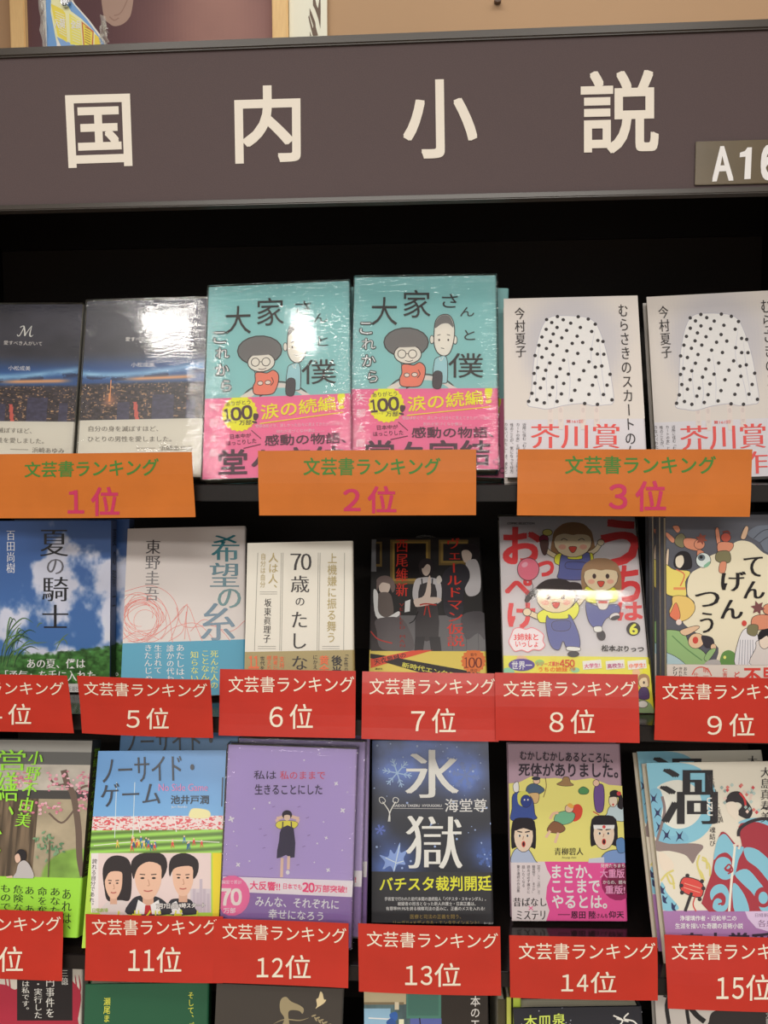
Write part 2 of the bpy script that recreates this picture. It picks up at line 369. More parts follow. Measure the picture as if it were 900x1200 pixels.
c.poly([(268, 20), (330, 50), (345, 70), (355, 225), (305, 190)], (236, 205, 70)); c.poly([(365, 70), (420, 110), (435, 240), (372, 235)], (240, 214, 90))
c.poly([(430, 112), (495, 165), (492, 245), (440, 245)], (186, 98, 40)); c.poly([(438, 125), (488, 172), (484, 240), (446, 240)], (232, 206, 40)); c.poly([(500, 180), (520, 195), (535, 240), (498, 242)], (228, 195, 30))
for i in range(7): c.line([(448, 142+i*13), (478, 158+i*13)], 4, (150, 90, 30), 0)
for i in range(9): c.line([(290+i*3, 60+i*14), (340+i*1.5, 82+i*14)], 5, (250, 238, 180), 0)
for i in range(9): c.line([(375+i, 92+i*15), (425, 118+i*14)], 5, (252, 236, 170), 0)
c.txt('入荷', 285, 100, 345, 150, (235, 235, 225), b=.03); c.txt('全品', 375, 110, 425, 150, (250, 250, 235), b=.03)
c.build('card_print', m=INKG)
mesh_obj('binder_clip', prism([c.loc(p) for p in [(322, -20), (378, -20), (372, 30), (350, 48), (335, 40)]], -.006, .006, axis='y'), mat('clip_steel', (190, 195, 200), .2, metal=.8), pc, .0012)
def crumple(name, pts, parent, y0, y1, seed):
    c2 = Canvas(parent, .3, .3, (0, 0, 4.5)); bm = bmesh.new(); rr = random.Random(seed)
    L = [c2.loc(p) for p in smooth(pts, True, 4)]; cx = sum(a for a, b in L)/len(L); cz = sum(b for a, b in L)/len(L)
    rings = []
    for k, sc in enumerate((1, .75, .5, .25)):
        rings.append([bm.verts.new((cx+(a-cx)*sc+rr.uniform(-.0012, .0012), y0+rr.uniform(y1, 0), max(0.0005, cz+(b-cz)*sc+rr.uniform(-.0012, .0012)))) for a, b in L])
    for a, b in zip(rings, rings[1:]):
        for i in range(len(a)): bm.faces.new((a[i], a[(i+1) % len(a)], b[(i+1) % len(a)], b[i]))
    bm.faces.new(rings[-1]); return mesh_obj(name, bm, FILM2, parent)
def clear_mat(name, tint, fac, rough=.1):
    m = bpy.data.materials.new(name); m.use_nodes = True; nt = m.node_tree; nt.nodes.clear()
    out = nt.nodes.new('ShaderNodeOutputMaterial'); mx = nt.nodes.new('ShaderNodeMixShader'); tr = nt.nodes.new('ShaderNodeBsdfTransparent')
    p = nt.nodes.new('ShaderNodeBsdfPrincipled'); p.inputs['Base Color'].default_value = lin(tint); p.inputs['Roughness'].default_value = rough
    mx.inputs[0].default_value = fac
    nt.links.new(tr.outputs[0], mx.inputs[1]); nt.links.new(p.outputs[0], mx.inputs[2]); nt.links.new(mx.outputs[0], out.inputs[0]); return m
FILM2 = clear_mat('crumpled_film', (225, 225, 215), .35, .08)
crumple('plastic_sleeve', [(545, 250), (540, 190), (552, 110), (572, 105), (575, 160), (582, 200), (578, 250)], pc, -.004, -.008, 3)
crumple('plastic_sleeve', [(228, 262), (215, 60), (212, -70), (238, -70), (246, 60), (256, 262)], pc, -.001, -.004, 5)

# ------------------------------------------------------------------ books
def page_mat():
    m = bpy.data.materials.new('book_pages'); m.use_nodes = True; nt = m.node_tree; b = nt.nodes['Principled BSDF']; b.inputs['Roughness'].default_value = .85
    tc = nt.nodes.new('ShaderNodeTexCoord'); mp = nt.nodes.new('ShaderNodeMapping'); mp.inputs['Scale'].default_value = (4, 2200, 4)
    n = nt.nodes.new('ShaderNodeTexNoise'); n.inputs['Scale'].default_value = 1; r = nt.nodes.new('ShaderNodeValToRGB')
    r.color_ramp.elements[0].color = lin((165, 158, 135)); r.color_ramp.elements[1].color = lin((222, 215, 192)); r.color_ramp.elements[0].position = .3; r.color_ramp.elements[1].position = .6
    nt.links.new(tc.outputs['Object'], mp.inputs[0]); nt.links.new(mp.outputs[0], n.inputs['Vector']); nt.links.new(n.outputs['Fac'], r.inputs[0]); nt.links.new(r.outputs[0], b.inputs['Base Color'])
    return m
M_PAGE = page_mat()
_mc = {}
def cmat(c, rough=.45):
    k = (tuple(c), rough)
    if k not in _mc: _mc[k] = mat('cover_stock', c, rough, .4)
    return _mc[k]
def shell(W, T, z0, z1, th, off=0, rr=.0025, spine=1):
    """jacket / band: front board, rounded spine at the right, back board (one U-shaped sheet)"""
    a = W/2+off; y0 = -off; y1 = T+off; bend = []
    for k in range(5):
        t = math.pi/2*k/4; bend.append((a-rr+rr*math.sin(t), y0+rr-rr*math.cos(t)))
    for k in range(5):
        t = math.pi/2*k/4; bend.append((a-rr+rr*math.cos(t), y1-rr+rr*math.sin(t)))
    inner = [(-W/2, y1-th), (a-rr, y1-th), (a-th, y1-rr), (a-th, y0+rr), (a-rr, y0+th), (-W/2, y0+th)]
    pts = [(-W/2, y0)]+bend+[(-W/2, y1)]+inner
    if spine < 0: pts = [(-x, y) for x, y in pts]
    return prism(pts, z0, z1)
ALL = {}
def book(pose, T, cover, band=None, hard=True, wrap=False, Z=None, spinecol=None):
    W, H, X, Y, Zf, L, ro, ya = pose; W /= 1000.; H /= 1000.
    e = empty('book', frame_matrix(X, Y, Zf if Z is None else Z, L, ro, ya))
    th = .002 if hard else .0008
    j = mesh_obj('jacket', shell(W, T, 0, H, th), cmat(spinecol or cover), e)
    ins = .003 if hard else .0006
    mesh_obj('pages', box(-W/2+ins, W/2-th-.0012, th+.0002, T-th-.0002, ins, H-ins), M_PAGE, e)
    if band: # (height, colour)
        mesh_obj('paper_band', shell(W, T, 0.0002, band[0], .0003, .00035), cmat(band[1]), e)
    if wrap:
        bm = prism([(-W/2-.0012, -.0022), (W/2+.0012, -.0022), (W/2+.0016, T+.0012), (-W/2-.0016, T+.0012)], -.0012, H+.0015)
        mesh_obj('shrink_wrap', bm, FILM_SMOOTH if wrap == 'smooth' else FILM, e, .0008, 2)
    e['_w'] = W; e['_t'] = T
    return e, W, H
def finish(e, label, group=None):
    for k in ('_w', '_t'):
        if k in e: del e[k]
    tag(e, label, 'book', group)
def copy_tree(o, M=None, label=None, parent=None, skip=()):
    c2 = o.copy(); col.objects.link(c2)
    if parent: c2.parent = parent
    if M is not None: c2.matrix_world = M
    if label: c2['label'] = label
    for ch in list(o.children):
        if ch.name.split('.')[0] in skip: continue
        copy_tree(ch, parent=c2)
    return c2
def bandtop(e, W, H, crop, x, y):
    c2 = Canvas(e, W, H, crop); return c2.loc((x, y))[1]
DK = (48, 43, 44); WHT = (224, 220, 214)
def spine_print(e, W, H, T, text, z0, z1, c=DK, side=1, serif=True, frac=.6, base=None):
    """vertical lettering on the spine at the right-hand side of a book (plane x = W/2)"""
    w = T*frac; n = len(text); V = []; Fc = []; C = []; k = 0; X = W/2+.0006
    if base:
        for (a, b, cc) in base:
            V += [(W/2+.0004, .0025, a), (W/2+.0004, T-.0025, a), (W/2+.0004, T-.0025, b), (W/2+.0004, .0025, b)]; Fc.append((k, k+1, k+2, k+3)); C.append(lin(cc)); k += 4
    ch_h = (z1-z0)/max(n, 1)
    for i, ch in enumerate(text):
        G, Tt = glyphs(ch)
        lo = G.min(0); hi = G.max(0)
        s = min(w/(1.0), ch_h/1.0); 
        for g in G:
            gx, gy = g
            if ch == 'ー': gx, gy = .5+(gy-.38), .38-(gx-.5)
            V.append((X, T/2+(gx-.5)*w, z1-(i+1)*ch_h+(gy+.12)*ch_h*.92))
        for t in Tt: Fc.append(tuple(int(j)+k for j in t)); C.append(lin(c))
        k += len(G)
    me = bpy.data.meshes.new('spine_print'); me.from_pydata(V, [], Fc); ca = me.color_attributes.new('Col', 'FLOAT_COLOR', 'CORNER')
    ca.data.foreach_set('color', np.repeat(np.array(C, dtype=np.float32), [len(f) for f in Fc], axis=0).ravel()); me.materials.append(INK)
    link(bpy.data.objects.new('spine_print', me), e)
def loops(c, n, cx, cy, rx, ry, col_, w, seed, jit=25):
    rr = random.Random(seed)
    for i in range(n):
        x = cx+rr.uniform(-jit, jit); y = cy+rr.uniform(-jit, jit); a = rx*rr.uniform(.6, 1.15); b = ry*rr.uniform(.6, 1.15); ro = rr.uniform(0, 3.1)
        pts = [(x+a*math.cos(t)*math.cos(ro)-b*math.sin(t)*math.sin(ro), y+a*math.cos(t)*math.sin(ro)+b*math.sin(t)*math.cos(ro)) for t in np.linspace(0, rr.uniform(4.5, 6.6), 26)]
        c.line(pts, w, col_, 0)
def star(c, x, y, r1, r0, n, cc, rot=0):
    c.poly([(x+(r1 if i % 2 == 0 else r0)*math.cos(math.pi*i/n+rot), y+(r1 if i % 2 == 0 else r0)*math.sin(math.pi*i/n+rot)) for i in range(2*n)], cc)

# ---- rank 1: night city, shrink-wrapped
P_M2 = (128, 191.5, -.3056, .0290, -.0218, 14.1, .9, .9)
e, W, H = book(P_M2, .022, (190, 186, 176), wrap=True, spinecol=(188, 186, 176)); CR = (0, 300, 3.6); m2 = e
zb = bandtop(e, W, H, CR, 600, 689)
mesh_obj('paper_band', shell(W, .022, .0002, zb, .0003, .00035), cmat((206, 202, 190)), e)
c = Canvas(e, W, H, CR, y0=-.0003)
def f_city(u, v):
    n = fbm(u*3, v*5, 1); n2 = fbm(u*9, v*26, 4); n3 = vnoise(u*70, v*120, 9); n4 = vnoise(u*38, v*70, 5)
    c0 = np.stack([40+34*n, 42+32*n, 52+36*n], -1)
    sky = sst(.42, .6, v)[:, None]; c0 = c0*(1-sky)+np.array([44, 84, 140])*sky
    yy = v-.035*np.sin(u*3.4+.6)-.02*n2
    g = np.exp(-((yy-.585)/.028)**2)[:, None]*(.35+.9*n2[:, None]); c0 = c0*(1-np.clip(g, 0, 1))+np.array([150, 196, 222])*np.clip(g, 0, 1)
    cl = (np.exp(-((yy-.62)/.02)**2)*(n2 > .5))[:, None]; c0 = c0*(1-cl)+np.array([34, 52, 88])*cl
    o = (np.exp(-((v-.675+.02*u)/.016)**2)*sst(.25, .5, u)*(1-sst(.82, 1., u)))[:, None]; c0 = c0*(1-o)+np.array([222, 160, 112])*o
    ct = sst(.685, .715, v)[:, None]; base = np.array([58, 52, 58])*(.7+.6*n4[:, None])
    lit = (np.clip((n3-.72)*6, 0, 1)*(.5+.5*n4))[:, None]; base = base*(1-lit)+np.array([214, 166, 118])*lit
    bl = (((u > .58) & (u < .76) & (v > .80)) | ((u > .3) & (u < .4) & (v > .86)) | ((u > .86) & (u < .93) & (v > .84)))[:, None]
    base = np.where(bl, np.array([70, 68, 92])*(.8+.3*n4[:, None]), base)
    rd = ((np.abs(u-.45-(v-.9)*.15) < .016) & (v > .86))[:, None]; base = np.where(rd, np.array([200, 95, 85]), base)
    tw = ((np.abs(u-.235) < .004+.05*np.clip(v-.74, 0, 1)) & (v > .67) & (v < .85))[:, None]; glow = np.exp(-(((u-.235)/.05)**2+((v-.84)/.05)**2))[:, None]
    base = base+np.array([150, 90, 50])*glow*.7; c0 = c0*(1-ct)+base*ct
    return np.where(tw, np.array([222, 150, 96]), c0)
c.lgrid(-W/2, W/2, zb, H, 120, 140, f_city)
MC = (226, 220, 214); c.line([(588, 314), (592, 321), (600, 317), (610, 298), (618, 280), (610, 278), (600, 284)], 3.5, MC); c.line([(617, 279), (621, 300), (622, 320)], 6, MC); c.line([(622, 320), (636, 296), (652, 276)], 3, MC); c.line([(652, 276), (646, 300), (644, 316), (650, 321), (660, 314)], 6, MC, taper=True)
c.txt('愛すべき人がいて', 530, 342, 700, 360, (215, 210, 205)); c.txt('小松成美', 554, 449, 652, 469, (215, 212, 208))
c.build('cover_print', m=INKG)
c = Canvas(e, W, H, CR, y0=-.0007)
c.txt('自分の身を滅ぼすほど、', 375, 718, 668, 741, (120, 115, 108), serif=True); c.txt('ひとりの男性を愛しました。', 372, 761, 724, 784, (120, 115, 108), serif=True)
c.line([(575, 811), (656, 811)], 2.5, (150, 145, 138), 0); c.txt('浜崎あゆみ', 674, 800, 816, 823, (120, 115, 108), serif=True); c.build('band_print')
m1 = copy_tree(m2, frame_matrix(-.4540, .0590, -.0226, 11.5, -.7, .5))
finish(m2, 'shrink-wrapped night city book with lamp glare at its upper right', 'night city books'); finish(m1, 'shrink-wrapped night city book at the left edge of the top shelf', 'night city books')

# ---- rank 2: teal cartoon cover with pink band
P_O2 = (148, 210, -.0187, .0354, -.0137, 16.8, -.1, .1)
e, W, H = book(P_O2, .019, (138, 190, 190), hard=False, wrap=True); CR = (400, 300, 3.75); o2 = e; T = .019
zb = bandtop(e, W, H, CR, 360, 583); mesh_obj('paper_band', shell(W, T, .0002, zb, .0003, .00035), cmat((248, 112, 152)), e)
c = Canvas(e, W, H, CR, y0=-.0003); HD = (66, 62, 62); SK = (222, 216, 206)
c.lim = (-W/2, W/2, zb-.001, H)
c.line([(200, 590), (240, 550), (300, 528), (370, 520), (430, 532), (480, 560), (505, 590)], 6, (88, 84, 82)); c.poly([(212, 590), (245, 555), (310, 532), (370, 525), (430, 537), (475, 563), (495, 590)], (214, 208, 202), 3)
c.poly([(255, 590), (300, 556), (370, 546), (430, 556), (465, 590)], (138, 190, 190), 3)
c.oell(285, 380, 98, 64, (118, 116, 116), HD, 5); c.oell(292, 432, 60, 42, SK, HD, 4); c.blob([(205, 392), (228, 400), (280, 402), (355, 396), (372, 380), (330, 340), (240, 345)], (118, 116, 116))
for x in (266, 313): c.oell(x, 431, 18, 18, SK, HD, 3.5)
c.line([(284, 430), (295, 430)], 3, HD, 0); c.line([(280, 460), (298, 464), (315, 458)], 3, HD)
c.opoly([(266, 480), (290, 476), (318, 480), (344, 468), (366, 484), (369, 515), (358, 552), (342, 572), (300, 576), (262, 570), (256, 540), (266, 515)], (226, 132, 112), HD, 4)
c.oell(288, 524, 12, 9, SK, HD, 3); c.oell(322, 522, 13, 9, SK, HD, 3); c.line([(262, 470), (266, 482)], 3, HD, 0); c.line([(338, 500), (346, 520), (334, 536)], 3.5, HD); c.line([(285, 582), (300, 575)], 5, HD, 0)
c.oell(398, 368, 9, 18, SK, HD, 3); c.oell(500, 370, 9, 18, SK, HD, 3)
c.opoly([(408, 330), (415, 285), (440, 260), (475, 262), (495, 300), (496, 360), (480, 420), (455, 440), (425, 428), (408, 390)], SK, HD, 4)
c.blob([(412, 318), (418, 285), (442, 262), (474, 265), (492, 300), (490, 315), (470, 298), (440, 300)], (118, 116, 116))
c.ell(430, 370, 4, 5, HD); c.ell(470, 370, 4, 5, HD); c.line([(438, 405), (452, 408)], 3, HD, 0); c.line([(422, 350), (436, 346)], 3, HD, 0); c.line([(464, 346), (478, 350)], 3, HD, 0)
c.opoly([(420, 448), (462, 446), (466, 540), (455, 560), (405, 545), (408, 470)], (160, 198, 204), HD, 3); c.line([(430, 446), (438, 462), (448, 445)], 3, WHT)
c.opoly([(408, 512), (442, 515), (436, 580), (402, 575)], (84, 80, 84), HD, 3)
def hw(ch, x0, y0, x1, y1, w=.0): c.txt(ch, x0, y0, x1, y1, HD, b=w, res=3)
hw('大', 132, 182, 246, 305); hw('家', 272, 150, 392, 272); hw('さ', 442, 168, 512, 228); hw('ん', 522, 226, 584, 266); hw('と', 540, 326, 588, 370); hw('僕', 470, 428, 624, 536)
for ch, x0, y0, x1, y1 in (('こ', 82, 294, 134, 344), ('れ', 92, 364, 150, 410), ('か', 92, 436, 150, 486), ('ら', 118, 506, 160, 556)): c.txt(ch, x0, y0, x1, y1, (226, 232, 230), outline=HD, ow=.06)
c.build('cover_print')
c = Canvas(e, W, H, CR, y0=-.0007); c.lim = (-W/2, W/2, 0, zb); YL = (244, 234, 62); PD = (84, 62, 74)
star(c, 198, 655, 80, 74, 22, (238, 228, 60)); c.txt('ありがとう', 0, 0, c=PD, q=[(135, 602), (243, 594), (247, 614), (138, 622)], b=.015); c.num('100', 0, 0, 0, 0, PD, .05, [(126, 636), (250, 618), (254, 678), (132, 688)])
c.txt('シリーズ', 145, 688, 184, 697, PD); c.txt('万部', 196, 684, 250, 706, PD, b=.02); c.txt('!', 0, 0, c=PD, q=[(262, 655), (282, 660), (272, 700), (254, 696)], b=.03)
c.txt('涙の続編', 0, 0, c=YL, q=[(290, 620), (618, 588), (622, 652), (294, 686)], b=.022, res=3); c.txt('!', 0, 0, c=YL, q=[(634, 584), (660, 582), (656, 646), (638, 648)], b=.05)
c.line([(288, 702), (655, 664)], 4, YL, 0); c.txt('物語はめぐり、涙しかった日々に見えてきたかしの贈り。', 268, 705, 662, 721, (250, 205, 215)); c.txt('別れが近づくなか僕は……。', 360, 732, 572, 747, (250, 205, 215))
for i, ch in enumerate('矢部太郎'): c.txt(ch, 66, 606+i*66.5, 106, 642+i*67, (252, 226, 230), res=2)
c.txt('日本中が', 0, 0, c=PD, q=[(156, 745), (248, 742), (250, 760), (158, 766)], b=.01); c.txt('ほっこりした', 0, 0, c=PD, q=[(140, 775), (272, 766), (272, 786), (142, 794)], b=.01)
c.line([(250, 730), (293, 768)], 3, PD, 0); c.line([(216, 808), (292, 792)], 3, PD, 0); c.txt('感動の物語、', 310, 753, 668, 800, PD, b=.018)
c.txt('堂々完結', 108, 812, 652, 922, PD, b=.032, res=3); c.oell(680, 906, 11, 11, (248, 112, 152), PD, 3)
c.build('band_print')
spine_print(e, W, H, T, '大家さんと僕これから', .03, .19, HD, frac=.6)
o1 = copy_tree(o2, frame_matrix(-.1633, .0213, -.0209, 17.3, 1.9, .7))
o3 = copy_tree(o2, frame_matrix(-.0114, .0590, -.0205, 16.8, -2.0, -.6), skip=('shrink_wrap',)); o4 = copy_tree(o2, frame_matrix(-.1800, .0680, -.0235, 16.8, 1.5, .5), skip=('shrink_wrap',)); o5 = copy_tree(o2, frame_matrix(-.1555, .0440, -.022, 17.3, 1.4, .6), skip=('shrink_wrap',))
g = 'teal cartoon books'
finish(o2, 'shrink-wrapped teal cartoon book, right of the two front copies', g); finish(o1, 'shrink-wrapped teal cartoon book, the front copy beside the night city books', g)
finish(o3, 'teal cartoon book behind the right front copy, touching the skirt book', g); finish(o4, 'teal cartoon book behind, its corner peeking out beside the night city book', g); finish(o5, 'teal cartoon book behind the left front copy, only its right edge showing', g)

# ---- rank 3: polka dot skirt
P_S1 = (134, 194, .1273, .0149, -.0211, 20.3, .1, -2.3)
e, W, H = book(P_S1, .020, (212, 206, 200)); s1 = e; CR = (580, 320, 4); T = .02
zb = bandtop(e, W, H, CR, 350, 686); mesh_obj('paper_band', shell(W, T, .0002, zb, .0003, .00035), cmat((208, 206, 212)), e)
c = Canvas(e, W, H, CR, y0=-.0003)
def f_halo(u, v):
    d = np.sqrt(((u-.5)/.42)**2+((v-.40)/.50)**2)+.25*(fbm(u*4, v*4, 2)-.5); k = (1-sst(.55, 1.15, d))[:, None]
    return np.array([212, 206, 200])*(1-k)+np.array([190, 188, 193])*k
c.lgrid(-W/2, W/2, zb, H, 40, 50, f_halo)
def legs(c, y0, y1):
    for x in (260, 308, 413, 476): c.poly([(x-14, y0), (x+14, y0), (x+11, y1), (x-11, y1)], (216, 206, 200)); c.ell(x, y0+28, 8, 12, (206, 194, 190))
legs(c, 615, 700)
SKT = [(240, 222), (262, 206), (300, 200), (390, 203), (440, 213), (475, 240), (505, 310), (530, 400), (546, 500), (556, 603), (520, 618), (460, 622), (410, 612), (330, 620), (250, 638), (200, 632), (152, 618), (170, 560), (184, 400), (205, 300), (222, 250)]
c.opoly(SKT, (226, 226, 232), (176, 176, 188), 3)
for p in ([(250, 400), (240, 500), (250, 620)], [(340, 380), (352, 500), (345, 615)], [(285, 470), (290, 560), (276, 630)], [(470, 260), (450, 380), (462, 450)], [(490, 330), (500, 450), (520, 600)], [(210, 330), (195, 450), (190, 600)], [(470, 460), (490, 540), (500, 610)]): c.line(p, 3, (192, 194, 206), 4, taper=True)
for x, y in ((242, 219), (293, 205), (320, 220), (266, 233), (355, 236), (390, 206), (437, 217), (470, 241), (240, 265), (291, 256), (336, 270), (400, 256), (453, 275), (220, 301), (273, 287), (313, 305), (385, 297), (482, 317), (206, 340), (260, 322), (291, 342), (362, 331), (411, 327), (506, 322), (241, 355), (337, 366), (452, 358), (388, 378), (480, 381), (510, 382), (188, 388), (220, 396), (271, 384), (322, 410), (368, 425), (440, 417), (257, 423), (200, 445), (238, 457), (305, 450), (416, 459), (470, 442), (500, 437), (539, 476), (183, 472), (344, 475), (472, 488), (228, 497), (288, 487), (395, 502), (187, 518), (322, 519), (457, 527), (525, 527), (213, 540), (270, 537), (374, 551), (173, 565), (257, 573), (311, 568), (440, 570), (508, 571), (158, 603), (196, 596), (231, 610), (291, 603), (358, 598), (420, 613), (480, 617), (548, 596)):
    c.ell(x, y, 8.5, 8, (52, 48, 50), 10)
c.txt('むらさきのスカートの女', 0, 0, c=DK, q=[(577, 150), (620, 150), (664, 872), (616, 872)], v=True, serif=True, res=3)
c.txt('今村夏子', 0, 0, c=DK, q=[(92, 165), (138, 163), (146, 394), (98, 396)], v=True, serif=True, res=3)
c.build('cover_print')
c = Canvas(e, W, H, CR, y0=-.0007); c.lim = (-W/2, W/2, 0, zb); legs(c, 660, 735); RD = (222, 84, 80)
c.txt('芥川賞', 172, 708, 580, 822, RD, serif=True, b=.02, res=3); c.txt('受賞作', 172, 836, 586, 944, RD, serif=True, b=.02, res=3); c.txt('第161回', 334, 689, 412, 704, RD, b=.01)
for x, s_, h in ((138, '近所に住む「むらさきのスカートの', 965), (108, 'カートの女」と呼ばれる女性のこと', 965), (79, '性のことが、気になって仕方', 940), (51, 'のない〈わたし〉は、彼女と', 940)): c.txt(s_, x-9, 705, x+8, h, (70, 66, 70), v=True)
c.build('band_print')
spine_print(e, W, H, T, 'むらさきのスカートの女', .05, .185, DK)
s2 = copy_tree(s1, frame_matrix(.2860, .0747, -.0231, 10.5, 2.0, -1.3))
finish(s1, 'white book with a polka dot skirt, the left copy, next to the teal books', 'skirt books'); finish(s2, 'white polka dot skirt book, the copy cut by the right photo edge', 'skirt books')

# ---- rank 4: summer sky
P_N = (130, 186, -.4240, .0700, -.2550, 6, .2, 2.)
e, W, H = book(P_N, .019, (120, 140, 176), spinecol=(74, 90, 128)); CR = (0, 600, 4.287)
c = Canvas(e, W, H, CR, y0=-.0003)
def f_sky(u, v):
    n = fbm(u*5, v*6, 11, 5); n2 = fbm(u*30, v*60, 3, 3); d = fbm(u*2.2+3, v*2.5, 21, 4)
    blue = np.array([58, 90, 150])*(1-v[:, None]*.2)+np.array([20, 40, 50])*v[:, None]
    m_ = sst(.40, .52, n*.62+.30*np.exp(-(((u-.50)/.22)**2+((v-.22)/.2)**2))+.30*np.exp(-(((u-.98)/.24)**2+((v-.26)/.14)**2))+.2*np.exp(-(((u-.7)/.4)**2+((v-.42)/.1)**2))-.10+.26*sst(.42, .62, v))[:, None]
    cl = np.array([196, 200, 218])*(.84+.28*d[:, None]); a = blue*(1-m_)+cl*m_
    hor = .80-.10*sst(.35, 1., u)-.03*np.sin(u*5)+.03*(n2-.5); g = sst(0, .015, v-hor)[:, None]
    gr = np.array([60, 104, 52])*(.5+1.0*n2[:, None]); return a*(1-g)+gr*g
c.lgrid(-W/2, W/2, 0, H, 110, 156, f_sky)
rr = random.Random(3)
for i in range(16):
    x = rr.uniform(0, 90); y = rr.uniform(680, 800); hh = rr.uniform(60, 170); k = rr.uniform(20, 90)
    c.line([(x, y), (x+k*.3, y-hh*.6), (x+k, y-hh), (x+k*1.6, y-hh*.85)], 7, rr.choice([(66, 100, 56), (86, 120, 66), (40, 70, 44)]), 4, taper=True)
for p in ([(20, 700), (60, 610), (110, 555)], [(70, 700), (150, 662), (240, 655)], [(280, 700), (310, 640), (345, 610)], [(270, 670), (320, 640), (340, 665)], [(185, 580), (200, 560), (215, 558)]): c.line(p, 6, (92, 118, 74), 4, taper=True)
c.txt('百田尚樹', 34, 95, 76, 306, (212, 214, 222), v=True, serif=True)
BK = (30, 28, 32)
c.txt('夏', 205, 90, 341, 222, BK, serif=True, res=3); c.txt('の', 238, 236, 320, 312, (96, 96, 104), serif=True, res=3); c.txt('騎', 216, 326, 342, 448, BK, serif=True, res=3); c.txt('士', 216, 466, 342, 582, BK, serif=True, res=3)
c.txt('あの夏、僕は', 138, 737, 428, 785, (228, 230, 232), serif=True, b=.02); c.txt('「勇気」を手に入れた。', 28, 795, 502, 850, (228, 230, 232), serif=True, b=.02)
c.rect(-20, 862, 640, 915, (206, 206, 204)); c.txt('新潮社', 340, 875, 398, 900, (120, 120, 126))
c.build('cover_print', m=INKG); spine_print(e, W, H, .019, '夏の騎士', .09, .18, (20, 24, 34), base=[(.0, .05, (40, 62, 40))])
n2 = copy_tree(e, frame_matrix(-.4120, .0915, -.2550, 6, .2, 2.))
finish(e, 'summer sky book with green grass below clouds, front copy', 'summer sky books'); finish(n2, 'summer sky book behind the front copy, only its right edge and spine showing', 'summer sky books')

# ---- rank 5: red thread
P_K = (129.7, 185, -.2723, .0546, -.2528, 20.1, .9, 8.1)
e, W, H = book(P_K, .016, (212, 204, 200)); CR = (130, 600, 4.288); T = .016
zb = bandtop(e, W, H, CR, 370, 650); mesh_obj('paper_band', shell(W, T, .0002, zb, .0003, .00035), cmat((70, 152, 182)), e)
c = Canvas(e, W, H, CR, y0=-.0003); c.lim = (-W/2, W/2, zb-.001, H); TH = (200, 92, 78)
loops(c, 13, 150, 530, 95, 105, TH, 2.2, 2, 30)
for p in ([(60, 520), (120, 420), (230, 430), (290, 520), (310, 660)], [(70, 400), (200, 370), (300, 420), (340, 520), (300, 640)], [(130, 650), (250, 600), (340, 520), (384, 464), (378, 560), (400, 650)], [(180, 650), (300, 560), (380, 470), (430, 580), (460, 650)], [(330, 480), (350, 560), (400, 580), (500, 570), (600, 600), (674, 545)], [(250, 640), (320, 580), (430, 560), (520, 640)], [(400, 600), (470, 540), (560, 600), (600, 650)], [(60, 640), (140, 600), (240, 640)], [(290, 650), (360, 600), (380, 500), (370, 640)]): c.line(p, 2.4, TH, 6)
c.txt('東野圭吾', 0, 0, c=(74, 68, 70), q=[(178, 140), (250, 140), (240, 446), (170, 446)], v=True, serif=True, res=3)
TL_ = (28, 112, 124)
c.txt('希', 508, 116, 642, 250, TL_, serif=True, b=.02, res=3); c.txt('望', 500, 256, 640, 376, (26, 96, 112), serif=True, b=.02, res=3); c.txt('の', 540, 386, 650, 482, (22, 100, 104), serif=True, b=.02, res=3); c.txt('糸', 455, 458, 620, 645, (22, 84, 112), serif=True, b=.02, res=3)
c.build('cover_print', m=INKG)
c = Canvas(e, W, H, CR, y0=-.0007); YG = (222, 222, 120); WB = (222, 230, 236)
for s_, x, a, b_, cc in (('死んだ人の', 520, 698, 886, YG), ('ことなんて', 475, 698, 880, YG), ('知らないよ', 420, 700, 890, YG), ('あたしは、', 350, 666, 838, WB), ('誰かの代わりに', 299, 668, 930, WB), ('生まれて', 238, 668, 810, WB), ('きたんじゃない', 189, 668, 925, WB)): c.txt(s_, x-19, a, x+19, b_, cc, v=True, serif=True)
c.build('band_print'); spine_print(e, W, H, T, '希望の糸', .09, .17, (40, 90, 100))
finish(e, 'white book with red tangled threads and a teal band, above the number 5 card')

# ---- rank 6
P_T = (111, 180, -.1421, .0172, -.2590, 19.5, 1.0, 3.)
e, W, H = book((111, 176, -.1421, .0155, -.2572, 18.2, 1.2, 3.), .013, (212, 208, 196)); CR = (280, 600, 4.2875); T = .013
zb = bandtop(e, W, H, CR, 300, 698); mesh_obj('paper_band', shell(W, T, .0002, zb, .0003, .00035), cmat((156, 140, 92)), e)
c = Canvas(e, W, H, CR, y0=-.0003); LN = (128, 126, 120); TN = (168, 152, 104)
for a, b_ in ((95, 78), (213, 205), (222, 213), (399, 393), (408, 402), (531, 526)): c.line([(a, 205), (b_, 697)], 2.2, LN, 0)
for x0, x1, y in ((105, 192, 402), (105, 192, 412), (95, 186, 675), (95, 186, 686), (418, 506, 675), (418, 506, 686)): c.line([(x0, y), (x1, y)], 2, LN, 0)
c.num('70', 262, 210, 362, 292, DK, .03, serif=True)
for ch, a in (('歳', (262, 320, 352, 404)), ('の', (286, 432, 328, 470)), ('た', (268, 502, 340, 580)), ('し', (276, 610, 336, 686))): c.txt(ch, *a, DK, serif=True, res=3)
c.txt('上機嫌に振る舞う', 0, 0, c=TN, q=[(447, 208), (493, 208), (487, 655), (441, 655)], v=True, b=.008); c.txt('人は人、', 0, 0, c=TN, q=[(150, 206), (198, 206), (194, 380), (148, 384)], v=True, b=.008)
